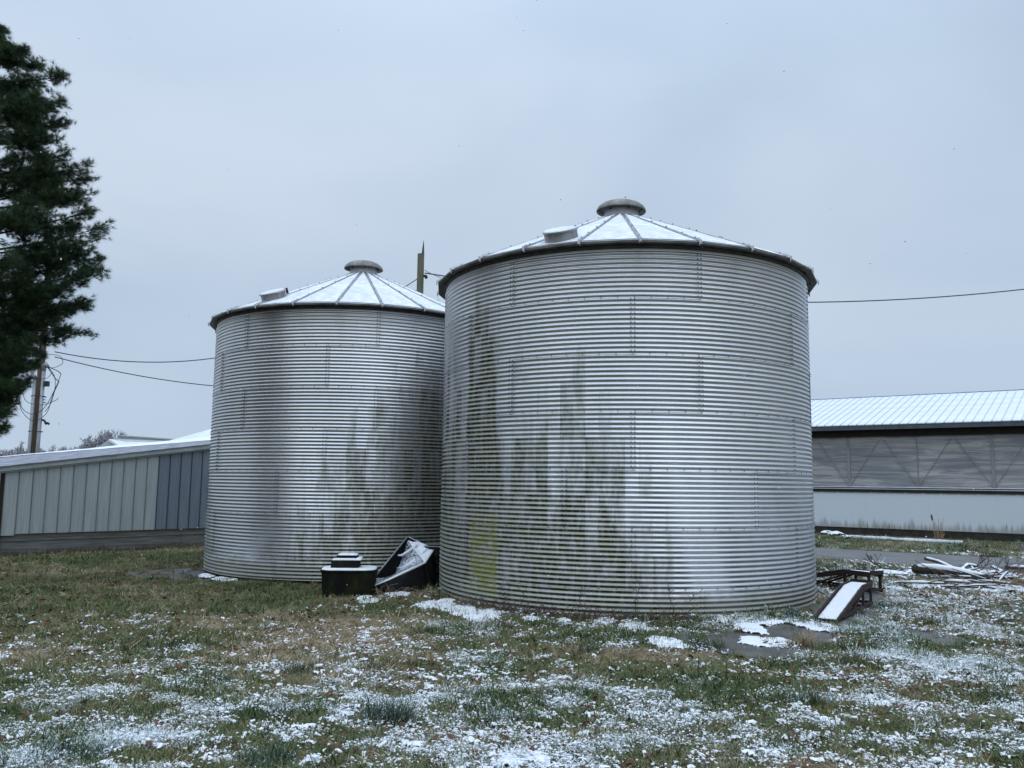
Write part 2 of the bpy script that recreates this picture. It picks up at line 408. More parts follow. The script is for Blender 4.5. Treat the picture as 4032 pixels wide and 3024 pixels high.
me.loops.add(fc.size); me.loops.foreach_set('vertex_index', fc.ravel())
me.polygons.add(len(fc)); me.polygons.foreach_set('loop_start', np.arange(len(fc)) * 4); me.polygons.foreach_set('loop_total', np.full(len(fc), 4))
me.update(); me.validate(); me.polygons.foreach_set('use_smooth', [True] * len(me.polygons))
for nm, fn in (('cover', cover_f), ('dry', dry_f)):
    a = me.attributes.new(nm, 'FLOAT', 'POINT'); a.data.foreach_set('value', fn(X, Y).ravel().astype(np.float32))
me.materials.append(M_['ground'])
g = obj('ground', me); tag(g, kind='structure')

def sheet(name, poly, mat, z, kind='structure', edge=.12, seed=0):
    """an irregular flat slab of the given outline with its edge roughened"""
    pts = []
    n = len(poly)
    for i in range(n):
        a = Vector((*poly[i], 0)); b = Vector((*poly[(i + 1) % n], 0)); m = max(2, int((b - a).length / .12))
        for q in range(m):
            p = a.lerp(b, q / m); j = (vnoise(p.x * 3, p.y * 3, seed) - .5) * edge; pts.append((p.x + j, p.y + j, z))
    bm = bmesh.new(); vs = [bm.verts.new(p) for p in pts]; f = bm.faces.new(vs)
    r = bmesh.ops.extrude_face_region(bm, geom=[f]); 
    for v in [q for q in r['geom'] if isinstance(q, bmesh.types.BMVert)]: v.co.z -= .06
    bmesh.ops.recalc_face_normals(bm, faces=bm.faces[:]); me = bpy.data.meshes.new(name); bm.to_mesh(me); bm.free(); me.materials.append(mat)
    return tag(obj(name, me), kind=kind)
sheet('concrete_pad', PAD_POLYS['front_pad'], M_['wet_concrete'], .006, seed=3)
sheet('concrete_pad', PAD_POLYS['ramp_pad'], M_['wet_concrete'], .008, seed=4)
sheet('puddle', PAD_POLYS['side_pad'], M_['wet_concrete'], .004, seed=5)
sheet('gravel_patch', PAD_POLYS['gravel_patch'], M_['wet_concrete'], -.145, seed=6)
sheet('driveway', ROAD, M_['asphalt'], max(gz(*q) for q in ROAD[:2]) + .012, edge=.05, seed=7)

# ------------------------------------------------------------------ grain bins
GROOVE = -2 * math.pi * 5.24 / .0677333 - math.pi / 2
def bin_material(name, root, Hpts, yellow, seed):
    """galvanized sheet, spangled, with algae runs whose upper limit follows the angle round the wall"""
    k = NT(name); p = k.objc(root); s = k.n('ShaderNodeSeparateXYZ'); k.l(p, s.inputs[0])
    th = k.math('ARCTAN2', s.outputs[0], k.math('MULTIPLY', s.outputs[1], -1.0)); z = s.outputs[2]
    t01 = k.math('MULTIPLY_ADD', th, 1 / math.pi, .5)           # -90..90 degrees -> 0..1
    H = k.ramp(t01, [((a + 90) / 180, h / 5.4) for a, h in Hpts])
    cv = k.n('ShaderNodeCombineXYZ'); k.l(th, cv.inputs[0]); k.l(k.math('MULTIPLY', z, .09), cv.inputs[1]); cv.inputs[2].default_value = seed
    run = k.noise(cv.outputs[0], 15.0, 4, .65)
    wn_ = k.n('ShaderNodeTexWhiteNoise', noise_dimensions='2D')
    c2 = k.n('ShaderNodeCombineXYZ'); k.l(k.math('FLOOR', k.math('MULTIPLY', th, 17.0)), c2.inputs[0]); k.l(k.math('FLOOR', k.math('MULTIPLY', z, 1.23)), c2.inputs[1]); k.l(c2.outputs[0], wn_.inputs['Vector'])
    blk = wn_.outputs[0]
    mott = k.noise(p, 5.0, 5, .65)
    v = k.math('SUBTRACT', k.math('ADD', H, k.math('MULTIPLY', k.math('SUBTRACT', run, .5), .85)), k.math('MULTIPLY', z, 1 / 5.4))
    v = k.math('ADD', v, k.math('MULTIPLY', k.math('SUBTRACT', blk, .5), .30)); v = k.math('ADD', v, k.math('MULTIPLY', k.math('SUBTRACT', mott, .5), .06))
    st = k.math('MULTIPLY', k.step(v, -.16, .34), k.step(H, .02, .10))
    runs2 = k.noise(cv.outputs[0], 42, 3, .7); st = k.math('MULTIPLY', st, k.math('MULTIPLY_ADD', k.step(runs2, .30, .55), .35, .65)); st = k.math('MULTIPLY', st, k.math('MULTIPLY_ADD', k.step(mott, .30, .50), .22, .78))
    low = k.step(k.math('ADD', z, k.math('MULTIPLY', mott, -.35)), .22, -.02)
    ph = k.math('SINE', k.math('MULTIPLY_ADD', z, 2 * math.pi / .0677333, GROOVE))   # algae stain weighted and darkened on each corrugation's down-facing half
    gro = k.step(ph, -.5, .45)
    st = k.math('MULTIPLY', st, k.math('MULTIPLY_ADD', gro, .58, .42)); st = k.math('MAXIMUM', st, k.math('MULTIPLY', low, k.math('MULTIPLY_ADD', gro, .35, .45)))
    oi = k.n('ShaderNodeObjectInfo').outputs['Random']
    vor = k.n('ShaderNodeTexVoronoi'); k.l(k.scale(p, (1, 1, 1)), vor.inputs['Vector']); vor.inputs['Scale'].default_value = 60
    sp = k.n('ShaderNodeSeparateColor'); k.l(vor.outputs['Color'], sp.inputs[0])
    base = k.math('ADD', k.math('MULTIPLY_ADD', oi, .10, .50), k.math('MULTIPLY', k.math('SUBTRACT', sp.outputs[0], .5), .04))
    wash = k.noise(cv.outputs[0], 22, 3, .6); base = k.math('ADD', base, k.math('MULTIPLY', k.math('SUBTRACT', wash, .5), .10))
    cc = k.n('ShaderNodeCombineColor'); k.l(base, cc.inputs[0]); k.l(k.math('MULTIPLY', base, 1.02), cc.inputs[1]); k.l(k.math('MULTIPLY', base, 1.05), cc.inputs[2])
    yc, yw, z0, z1 = yellow
    ym = k.math('MULTIPLY', k.step(k.math('ABSOLUTE', k.math('SUBTRACT', th, R_(yc))), R_(yw), R_(yw * .8)), k.math('MULTIPLY', k.step(z, z0, z0 + .3), k.step(k.math('ADD', z, k.math('MULTIPLY', k.math('SUBTRACT', run, .5), 1.6)), z1, z1 - .6)))
    ym = k.math('MULTIPLY', ym, k.math('MULTIPLY_ADD', k.step(mott, .32, .6), .6, .4))
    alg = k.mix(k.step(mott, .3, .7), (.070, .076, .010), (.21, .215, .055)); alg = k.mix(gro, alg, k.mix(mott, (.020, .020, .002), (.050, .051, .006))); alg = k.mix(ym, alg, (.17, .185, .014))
    st = k.math('MAXIMUM', st, k.math('MULTIPLY', ym, .78))
    col = k.mix(st, cc.outputs[0], alg)
    met = k.math('SUBTRACT', .92, k.math('MULTIPLY', st, .92))
    rg = k.math('ADD', k.math('MULTIPLY_ADD', mott, .08, .25), k.math('MULTIPLY', st, .5))
    k.bump(k.noise(k.scale(p, (1, 1, .5)), 7, 3), .004, .25)
    return k.set(col, rg, met, k.math('MULTIPLY_ADD', st, -.36, .42))
RING = .8128; PITCH_C = RING / 12; AMP = .0092; NS = 7; SPAN = 2 * math.pi / NS
def sheet_mesh(ncorr, mat, name):
    """one curved corrugated sheet; origin on the bin axis at the sheet's top edge; the lap flares out at the bottom and one side"""
    sub = 8; nr = ncorr * sub; na = 22; v = []; f = []
    for a in range(nr + 1):
        zz = -a * PITCH_C / sub; ph = 2 * math.pi * a / sub
        s_ = math.sin(ph); rr = AMP * s_
        for b in range(na + 1):
            t = b / na; th = -SPAN / 2 + (SPAN + .012) * t
            r = 3.166 + rr + .0045 * t + .005 * max(0, (a / nr - .94) / .06) * (1 if ncorr == 12 else 0)
            v.append((r * math.sin(th), -r * math.cos(th), zz))
    for a in range(nr):
        for b in range(na):
            q = a * (na + 1) + b; f.append((q, q + na + 1, q + na + 2, q + 1))
    return meshdata(name, v, f, mat, True)
def hexbolt(mb, p, n, r=.0105, h=.008):
    n = Vector(n).normalized(); a = n.orthogonal().normalized(); b = n.cross(a); p = Vector(p)
    base = len(mb.v)
    for hh, rr in ((0, r), (h * .7, r), (h, r * .6)):
        for k_ in range(6):
            an = k_ * math.pi / 3; mb.v.append(tuple(p + n * hh + (a * math.cos(an) + b * math.sin(an)) * rr))
    for l in range(2):
        for k_ in range(6):
            i0 = base + l * 6 + k_; i1 = base + l * 6 + (k_ + 1) % 6; mb.f.append((i0, i1, i1 + 6, i0 + 6))
    mb.f.append(tuple(base + 12 + k_ for k_ in range(6)))

ZTOP = 5.24; ZE = 5.235; RE = 3.33; SL = .458
def roof_z(r): return ZE + (RE - r) * SL
def make_bin(loc, label, Hpts, yellow, seed, offs, rib0, hatch, ztop=ZTOP):
    root = empty('grain_bin', loc, 0, label, 'grain bin', 'galvanized grain bins')
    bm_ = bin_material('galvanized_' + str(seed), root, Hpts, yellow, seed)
    full = sheet_mesh(12, bm_, 'wall_sheet'); low = sheet_mesh(6, bm_, 'wall_sheet')
    bo = MB(); bd = MB()
    for k_, off in enumerate(offs):
        zt = ZTOP - k_ * RING
        for q in range(NS):
            c = R_(off) + q * SPAN                 # the lap's angle
            o = obj('wall_sheet', full if k_ < 6 else low, root, (0, 0, zt), (0, 0, c - SPAN / 2))
            for a in range(12 if k_ < 6 else 5):
                z = zt - (a + .25) * PITCH_C
                for s_ in (-1, 1):
                    th = c + s_ * .0085 + .0; r = 3.166 + AMP * .9 + .004
                    hexbolt(bd if random.random() < .55 else bo, (r * math.sin(th), -r * math.cos(th), z), (math.sin(th), -math.cos(th), 0))
        if k_ < 6:
            for q in range(84):
                th = q * 2 * math.pi / 84 + R_(off); r = 3.166 + .014; z = zt - RING + .012
                hexbolt(bo, (r * math.sin(th), -r * math.cos(th), z), (math.sin(th), -math.cos(th), 0), .009)
    tag(bo.build('bolts', M_['bolt'], root), kind='stuff')
    tag(bd.build('dark_bolts', M_['bolt_dark'], root), kind='stuff')
    MB().lathe([(3.185, ZTOP + .01), (3.205, ZTOP - .005), (3.205, ZTOP - .085), (3.19, ZTOP - .10)], 96).build('eave_gap_shade_ring', M_['dark_metal'], root, True)  # dark ring stands in for the shaded gap below the roof edge
    # roof: 24 flat sectors between raised ribs
    NR = 24; da = 2 * math.pi / NR; h = da / 2
    def pt(r, a, dz=0): return (r * math.sin(a), -r * math.cos(a), roof_z(r) + dz)
    v = [pt(.30, -h), pt(.30, h), pt(RE, h), pt(RE, -h), (RE * math.sin(h), -RE * math.cos(h), ZE - .032), (-RE * math.sin(h), -RE * math.cos(h), ZE - .032)]
    r2 = RE - .10; v += [(r2 * math.sin(h), -r2 * math.cos(h), ZE - .034), (-r2 * math.sin(h), -r2 * math.cos(h), ZE - .034)]
    pm = meshdata('roof_panel', v, [(0, 3, 2, 1), (3, 5, 4, 2), (5, 7, 6, 4)], [M_['roof_metal'], M_['eave_shade_metal']]); pm.polygons[1].material_index = 1; pm.polygons[2].material_index = 1
    # snow: inset sector with a soft thickness
    sv = []; sf = []; na, nr = 10, 14
    for i_ in range(nr + 1):
        t = i_ / nr; r = .36 + (RE - .055 - .36) * t
        for j in range(na + 1):
            u = j / na * 2 - 1; ww = max(.004, r * math.sin(h) - .038)
            x = u * ww; y = -r * math.cos(h)
            e_ = min(1, min((1 - abs(u)) * ww / .05, (1 - t) * 3 / .04 * 1.0, t * 3 / .03) )
            dz = .004 + .016 * math.sqrt(max(0, e_)) + .006 * vnoise(x * 9, r * 9, seed)
            sv.append((x, y, roof_z(r) + dz))
    for i_ in range(nr):
        for j in range(na):
            q = i_ * (na + 1) + j; sf.append((q, q + na + 1, q + na + 2, q + 1))
    sm = meshdata('snow', sv, sf, M_['thin_snow'], True)
    rb = MB(); hw = .019; ht = .034
    prof = [(-hw, 0), (-hw * .6, ht * .8), (0, ht), (hw * .6, ht * .8), (hw, 0)]
    stations = [(.31, 0, .45), (.8, 0, .6), (RE - .12, 0, 1), (RE - .03, .014, 1.15), (RE + .012, -.012, 1.2), (RE + .016, -.075, 1.15)]
    for r, dz, s_ in stations:
        for x, y in prof: rb.v.append((x * s_, -r - (y * .5 if r > RE else 0), roof_z(min(r, RE)) + dz + y * s_ + .001))
    for a in range(len(stations) - 1):
        for b in range(4): q = a * 5 + b; rb.f.append((q, q + 1, q + 6, q + 5))
    for r in (.9, 1.5, 2.1, 2.7, 3.16): hexbolt(rb, (0, -r, roof_z(r) + ht * .9), (0, 0, 1), .014, .014)
    rm = meshdata('roof_rib', rb.v, rb.f, M_['roof_metal'])
    for q in range(NR):
        a = R_(rib0) + q * da
        obj('roof_rib', rm, root, (0, 0, 0), (0, 0, a))
        pn = obj('roof_panel', pm, root, (0, 0, 0), (0, 0, a + h))
        obj('snow', sm, pn)
    # vent: collar, brackets, domed cap
    zc = roof_z(.31)
    MB().lathe([(.345, zc - .03), (.33, zc + .0), (.315, zc + .03), (.315, zc + .15), (.30, zc + .15), (.30, zc - .02)], 40).build('vent_collar', M_['collar_metal'], root, True)
    brm = meshdata('vent_bracket', *(lambda b: (b.v, b.f))(MB().beam((0, -.30, zc + .1), (0, -.42, zc + .19), .03, .012)), M_['dark_metal'])
    for q in range(6): obj('vent_bracket', brm, root, (0, 0, 0), (0, 0, q * math.pi / 3 + .3))
    cz = zc + .085
    cap = MB().lathe([(.0, .205), (.12, .20), (.25, .175), (.35, .135), (.42, .08), (.452, .02), (.45, .0), (.44, .0), (.41, .07), (.33, .115), (.2, .13), (0, .135)], 44)
    cp = cap.build('vent_cap', M_['vent_metal'], root, True, (0, 0, cz + .045))
    cp.rotation_euler = (R_(2.0), R_(1.0), 0)
    # hatch
    ha, hr, hs = hatch; a = R_(ha)
    nrm = Vector((SL * math.sin(a), -SL * math.cos(a), 1)).normalized()
    rad = Vector((math.sin(a), -math.cos(a), -SL)).normalized(); tn = nrm.cross(rad)
    rot = Matrix((rad, tn, nrm)).transposed()
    c0 = Vector((hr * math.sin(a), -hr * math.cos(a), roof_z(hr)))
    hb = MB().lathe([(.25 * hs, -.03), (.25 * hs, .125 * hs), (0, .125 * hs)], 36, c0, rot).build('roof_hatch', M_['hatch_metal'], root, False)
    MB().lathe([(0, .132 * hs), (.272 * hs, .128 * hs), (.272 * hs, .150 * hs), (.25 * hs, .158 * hs), (0, .16 * hs)], 36, c0, rot).build('hatch_lid', M_['roof_metal'], hb)
    MB().lathe([(.245 * hs, .158 * hs), (.22 * hs, .172 * hs), (0, .176 * hs)], 36, c0, rot).build('snow', M_['thin_snow'], hb, True)
    for u in (-.1, .1):
        hg = MB(); hg.box(c0 + rot @ Vector((-.262 * hs, u * hs * 1.4, .10 * hs)), (.03, .04, .12 * hs), rot); hg.build('hinge', M_['rust'], hb)
    return root
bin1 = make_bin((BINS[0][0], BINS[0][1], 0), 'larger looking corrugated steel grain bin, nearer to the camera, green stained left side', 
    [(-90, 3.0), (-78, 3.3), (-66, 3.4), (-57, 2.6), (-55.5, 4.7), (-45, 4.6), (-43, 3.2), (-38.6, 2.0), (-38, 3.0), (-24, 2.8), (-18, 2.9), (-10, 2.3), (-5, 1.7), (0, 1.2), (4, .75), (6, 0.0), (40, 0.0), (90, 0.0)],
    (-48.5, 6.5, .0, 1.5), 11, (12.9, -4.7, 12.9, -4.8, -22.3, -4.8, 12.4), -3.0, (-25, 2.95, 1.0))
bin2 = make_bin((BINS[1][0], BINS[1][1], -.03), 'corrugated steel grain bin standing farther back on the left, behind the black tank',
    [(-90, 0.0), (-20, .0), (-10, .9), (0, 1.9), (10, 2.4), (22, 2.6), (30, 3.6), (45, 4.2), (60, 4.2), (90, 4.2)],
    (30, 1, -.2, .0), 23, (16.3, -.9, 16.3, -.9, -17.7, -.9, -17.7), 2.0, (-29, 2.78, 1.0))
# ------------------------------------------------------------------ barn on the right
W, N_ = BARN_W, BARN_N
def bp(t, n, z): return BARN_O + W * t + N_ * n + Vector((0, 0, z))
barn = empty('barn', (BARN_O.x, BARN_O.y, 0), math.atan2(W.y, W.x), 'long livestock barn with snowy metal roof, torn grey side curtain and white lower wall', 'barn')
# local frame: x along the wall, y away from the camera, z up
T0, T1 = -7.0, 15.0
EAVE, SILL, BASE = 4.17, 1.80, .27
RUN, RISE = 6.0, 1.58
def bbox(name, x0, x1, y0, y1, z0, z1, mat, parent=barn, bev=0):
    o = MB().box(((x0 + x1) / 2, (y0 + y1) / 2, (z0 + z1) / 2), (x1 - x0, y1 - y0, z1 - z0)).build(name, mat, parent)
    return o
bbox('foundation', T0, T1, .03, .30, -.25, .28, M_['foundation'])
wall_w = 2.2
t = T0
while t < T1 - .01:
    bbox('wall_panel', t + .001, min(t + wall_w, T1) - .001, 0, .06, BASE, 1.62, M_['white_panel']); t += wall_w
for q in range(int((T1 - T0) / .6)):
    bbox('batten_clip', T0 + .3 + q * .6 - .25, T0 + .3 + q * .6 + .27, -.012, -.001, 1.585, 1.625, M_['trim'])
bbox('sill_board', T0, T1, -.05, .12, 1.625, 1.73, M_['dark_wood'])
bbox('sill_board', T0, T1, -.035, .12, 1.765, 1.80, M_['dark_wood'])
bbox('sill_rail', T0, T1, -.07, .12, 1.733, 1.762, M_['seam_metal'])
sn = MB()
for q in range(60):
    a = T0 + (T1 - T0) * q / 60; b = a + (T1 - T0) / 60 - .0; h = .018 + .016 * vnoise(q * .7, 1, 5)
    sn.box(((a + b) / 2, -.005, 1.802 + h / 2), (b - a, .085, h))
tag(sn.build('snow', M_['snow'], barn), kind='stuff')
# curtain: a wavy hanging sheet, posts and braces pressed against its face, coloured pale as if seen through it
cv = []; cf = []; nxx, nzz = 260, 46
for iz in range(nzz + 1):
    for ix in range(nxx + 1):
        x = T0 + (T1 - T0) * ix / nxx; z = 1.80 + (EAVE - .43 - 1.80) * iz / nzz
        y = .13 + .05 * (fbm(x * .5 + 9, z * 5 + .35 * math.sin(x * .7), 5, 4) - .5) + .02 * math.sin(x * 2.6)
        cv.append((x, float(y), z))
for iz in range(nzz):
    for ix in range(nxx):
        q = iz * (nxx + 1) + ix; cf.append((q, q + 1, q + nxx + 2, q + nxx + 1))
obj('side_curtain', meshdata('side_curtain', cv, cf, M_['curtain'], True), barn)
for q in range(9):
    x = T0 + .9 + q * 2.44
    bbox('curtain_post', x - .055 if q % 2 else x - .02, x + .055 if q % 2 else x + .02, .095, .125, 1.80, EAVE - .45, M_['curtain_frame'])
    for s_ in (-1, 1):
        MB().beam((x, .10, 1.82), (x + s_ * 1.15, .10, EAVE - .55), .022, .02).build('brace', M_['curtain_frame'], barn)
bbox('eave_beam', T0, T1, -.02, .2, EAVE - .44, EAVE - .18, M_['dark_wood'])
bbox('soffit', T0, T1, -.42, .2, EAVE - .185, EAVE - .165, M_['dark_wood'])
bbox('fascia', T0, T1, -.45, -.42, EAVE - .20, EAVE - .01, M_['fascia'])
bbox('rear_wall', T0, T1, 11.7, 11.9, 0, EAVE - .2, M_['white_panel'])
for xx in (T0, T1):
    v = [(xx, .07, .1), (xx, 11.7, .1), (xx, 11.7, EAVE - .2), (xx, 5.9, EAVE + RISE - .2), (xx, .21, EAVE - .2)]
    v += [(p[0] + (.1 if xx < 0 else -.1), p[1], p[2]) for p in v]
    obj('end_wall', meshdata('end_wall', v, [(0, 1, 2, 3, 4), (9, 8, 7, 6, 5)] + [(a, (a + 1) % 5, (a + 1) % 5 + 5, a + 5)[::-1] for a in range(5)], M_['white_panel']), barn)
pw = .30
sl = RISE / RUN
pv = [(0.0, -.47, EAVE + .0), (pw, -.47, EAVE), (pw, RUN, EAVE + (RUN + .47) * sl), (0, RUN, EAVE + (RUN + .47) * sl)]
pv += [(a, b, c - .03) for a, b, c in pv]
bx_f = [(0, 1, 2, 3), (7, 6, 5, 4), (0, 4, 5, 1), (1, 5, 6, 2), (2, 6, 7, 3), (3, 7, 4, 0)]
pw_in = [(a * .93 + .011, b, c) for a, b, c in pv]
rp = meshdata('roof_panel', pw_in, bx_f, M_['snow_roof'])
sb = MB().beam((0, -.485, EAVE - .004), (0, RUN, EAVE - .004 + (RUN + .485) * sl), .028, .045, (0, 0, 1)); sbm = meshdata('roof_seam', sb.v, sb.f, M_['seam_metal'])
n = int((T1 - T0 + .6) / pw)
for q in range(n):
    obj('roof_panel', rp, barn, (T0 - .3 + q * pw, 0, 0)); obj('roof_seam', sbm, barn, (T0 - .3 + q * pw, 0, 0))
MB().add([(T0 - .3, RUN, EAVE + (RUN + .47) * sl), (T1 + .3, RUN, EAVE + (RUN + .47) * sl), (T1 + .3, RUN * 2 + .4, EAVE), (T0 - .3, RUN * 2 + .4, EAVE)], [(0, 1, 2, 3)]).build('rear_roof', M_['snow_roof'], barn)
bbox('ridge_cap', T0 - .3, T1 + .3, RUN - .12, RUN + .12, EAVE + (RUN + .47) * sl - .0, EAVE + (RUN + .47) * sl + .04, M_['snow_roof'])

# white pipe with snow, rocks and cattails along the barn's foot
def ground_tube(name, pts, r, mat, label, cat, group=None, r2=None, lift=.0, n=8):
    P = [Vector((p[0], p[1], gz(p[0], p[1]) + r + lift)) for p in pts]
    o = MB().tube(P, r, n, r2).build(name, mat, None, True); return tag(o, label, cat, group)
def gp(x, y): p = on_ground(x, y); return (p.x, p.y)
o = ground_tube('pipe', [gp(3345, 2119), gp(3560, 2131), gp(3790, 2143)], .035, M_['far_white'], 'long white pipe lying on the ground at the foot of the barn', 'pipe')
sn = MB(); a = gp(3345, 2119); b = gp(3790, 2143)
for q in range(24):
    t0 = q / 24; p = (a[0] + (b[0] - a[0]) * t0, a[1] + (b[1] - a[1]) * t0); p2 = (a[0] + (b[0] - a[0]) * (t0 + .045), a[1] + (b[1] - a[1]) * (t0 + .045))
    sn.tube([(p[0], p[1], gz(*p) + .078), (p2[0], p2[1], gz(*p2) + .078)], .022 + .014 * random.random(), 6)
tag(sn.build('snow', M_['snow'], o, True), kind='stuff')
def rock(x, y, s, label, snowy=True, seed=0):
    bm = bmesh.new(); bmesh.ops.create_icosphere(bm, subdivisions=3, radius=1)
    for v in bm.verts:
        f = .75 + .5 * float(fbm(v.co.x * 1.6 + seed, v.co.y * 1.6 + v.co.z, seed, 3)); v.co *= f; v.co.x *= s * 1.3; v.co.y *= s; v.co.z *= s * .6
    me = bpy.data.meshes.new('rock'); bm.to_mesh(me); bm.free(); me.materials.append(M_['bark'])
    me.polygons.foreach_set('use_smooth', [True] * len(me.polygons))
    o = obj('rock', me, None, (x, y, gz(x, y) + s * .25)); tag(o, label, 'rock', 'rocks lying by the barn')
    if snowy:
        bm = bmesh.new(); bm.from_mesh(me)
        bmesh.ops.delete(bm, geom=[f for f in bm.faces if f.normal.z < .45], context='FACES')
        for v in bm.verts: v.co *= 1.05; v.co.z += .012
        m2 = bpy.data.meshes.new('snow'); bm.to_mesh(m2); bm.free(); m2.materials.clear(); m2.materials.append(M_['snow'])
        obj('snow', m2, o)
    return o
for (px_, py_, s, lb) in ((3258, 2104, .17, 'snow capped rock against the barn wall, nearest the grain bin'), (3295, 2110, .2, 'flat snow capped rock beside the start of the white pipe'), (3330, 2118, .13, 'small rock at the left tip of the white pipe')):
    x, y = gp(px_, py_ + 2); rock(x, y, s, lb, True, int(px_))
def cattail(x, y, h, lean, head, label):
    root = empty('cattail', (x, y, gz(x, y)), 0, label, 'cattail', 'cattails at the foot of the barn')
    P = [Vector((lean * (q / 6) ** 1.5, 0, h * q / 6)) for q in range(7)]
    MB().tube(P, .010, 5, .006).build('stem', M_['straw'], root)
    if head:
        d = (P[-1] - P[-2]).normalized(); MB().tube([P[-1] - d * .02, P[-1] + d * .02, P[-1] + d * .16, P[-1] + d * .2], [.008, .03, .03, .006], 8).build('seed_head', M_['leaf_litter'], root, True)
    for q in range(3):
        a = random.uniform(0, 6.3); l = h * random.uniform(.35, .8)
        MB().tube([(0, 0, 0), (.05 * math.cos(a), .05 * math.sin(a), l * .6), (.16 * math.cos(a), .16 * math.sin(a), l)], [.012, .012, .002], 4).build('leaf', M_['straw'], root)
for px_, py_, h, ln, hd, lb in ((3686, 2133, .72, -.09, True, 'dead cattail with brown seed head by the barn wall, leftmost of its clump'), (3697, 2134, .78, .02, False, 'dead cattail stem with bare tip in the middle of the clump'),
                            (3704, 2134, .66, .06, False, 'shorter bare cattail stem beside the tallest one'), (3712, 2135, .8, .05, False, 'tall bare cattail stem, rightmost of its clump')):
    x, y = gp(px_, py_); cattail(x, y, h, ln, hd, lb)
tufts = []

# ------------------------------------------------------------------ shed on the left
SO = Vector((-12.45, 20.5, 0)); SW = Vector((.688, .726, 0)); SN = Vector((-.726, .688, 0))
shed = empty('shed', (SO.x, SO.y, 0), math.atan2(SW.y, SW.x), 'low sheet metal shed with grey then blue panels, left of the bins', 'shed')
LEN = 9.2
def top_z(x): return 1.93 + x * .1445
xs_ = .0; k_ = 0; edges = [0.03]
while edges[-1] < LEN: edges.append(edges[-1] + .315)
for q in range(len(edges) - 1):
    x0, x1 = edges[q], edges[q + 1]
    blue = x0 > 3.55
    zb = .395 if q else .36
    v = [(x0 + .022, 0, zb), (x1 - .004, 0, zb), (x1 - .004, 0, top_z(x1)), (x0 + .022, 0, top_z(x0))]
    v += [(a, .03, c) for a, b, c in v]
    p = obj('blue_panel' if blue else 'gray_panel', meshdata('wall_panel', v, [(0, 1, 2, 3)[::1], (0, 4, 5, 1), (1, 5, 6, 2), (3, 7, 4, 0)], M_['blue_siding'] if blue else M_['gray_siding']), shed)
    r = MB(); r.add([(x0 - .004, .001, zb), (x0 + .004, -.026, zb), (x0 + .018, -.026, zb), (x0 + .026, .001, zb), (x0 - .004, .001, top_z(x0)), (x0 + .004, -.026, top_z(x0)), (x0 + .018, -.026, top_z(x0)), (x0 + .026, .001, top_z(x0))], [(0, 1, 5, 4), (1, 2, 6, 5), (2, 3, 7, 6)])
    r.build('rib', M_['blue_rib_shade'] if blue else M_['gray_rib_shade'], p)
for z0, z1, yy in ((-.35, -.02, .06), (-.012, .21, .075), (.218, .40, .055)):
    for x0, x1 in ((.06, 4.6), (4.61, LEN)):
        MB().box(((x0 + x1) / 2, yy + .05, (z0 + z1) / 2), (x1 - x0, .08, z1 - z0)).build('foot_plank', M_['plank'], shed)
def strip(name, x0, x1, y0, y1, d0, d1, mat, parent=shed):
    v = []
    for x in (x0, x1):
        for y in (y0, y1):
            for d in (d0, d1): v.append((x, y, top_z(x) + d))
    return obj(name, meshdata(name, v, [(0, 1, 3, 2), (4, 6, 7, 5), (0, 4, 5, 1), (2, 3, 7, 6), (0, 2, 6, 4), (1, 5, 7, 3)], mat), parent)
strip('fascia', -2.2, 2.6, -.10, -.06, .0, .13, M_['trim']); strip('fascia', 2.61, LEN, -.11, -.07, .0, .13, M_['trim'])
strip('drip_edge', -2.2, LEN, -.055, .02, -.045, -.002, M_['trim'])
# roof courses: long overlapping strips rising away from the wall, snow on the upper ones
NCR = 7
for q in range(NCR):
    y0 = -.14 + q * .36; y1 = y0 + .40; r0 = .135 + q * .024
    sl_ = .036
    v = []
    for x in (-2.3, LEN + .1):
        kx = 1 - .3 * max(0, x) / LEN
        for y, d in ((y0, r0 * 1.0), (y1, r0 + .018)):
            v.append((x, y, top_z(x) + .13 + (d - .13) * kx)); v.append((x, y, top_z(x) + .13 + (d - .13) * kx - .02))
    obj('roof_course', meshdata('roof_course', v, [(0, 2, 6, 4)[::-1], (0, 4, 5, 1), (2, 3, 7, 6), (0, 1, 3, 2), (4, 6, 7, 5)], M_['shingle']), shed)
sv = []; sf = []; na, nb = 120, 14
for i_ in range(na + 1):
    for j in range(nb + 1):
        x = -2.3 + (LEN + 2.4) * i_ / na; lim = 1.35 + 1.1 * (1 - float(ease(.5, 6.5, x))); y = lim + (2.5 - lim) * j / nb + .2 * (vnoise(x * 1.4, 0, 3) - .5)
        kx = 1 - .3 * max(0, x) / LEN
        zz = top_z(x) + .13 + (.005 + (y + .14) * .024 / .36) * kx + .016 + .010 * vnoise(x * 4, y * 4, 2) - (.02 if j == 0 else 0)
        sv.append((x, y, zz))
for i_ in range(na):
    for j in range(nb):
        q = i_ * (nb + 1) + j; sf.append((q, q + nb + 1, q + nb + 2, q + 1))
tag(obj('snow', meshdata('snow', sv, sf, M_['snow'], True), shed), kind='stuff')
# the dark doorway at the shed's left end
MB().box((-1.2, .6, .8), (2.3, .05, 2.3)).build('doorway', M_['dark_wood'], shed)
MB().box((-.0, .03, .9), (.07, .10, 2.05)).build('corner_post', M_['dark_wood'], shed)
MB().box((LEN - .05, 1.7, 1.2), (.06, 3.4, 2.6)).build('end_wall', M_['gray_siding'], shed)
MB().box((4, 3.2, .9), (9, .06, 2.2)).build('rear_wall', M_['gray_siding'], shed)

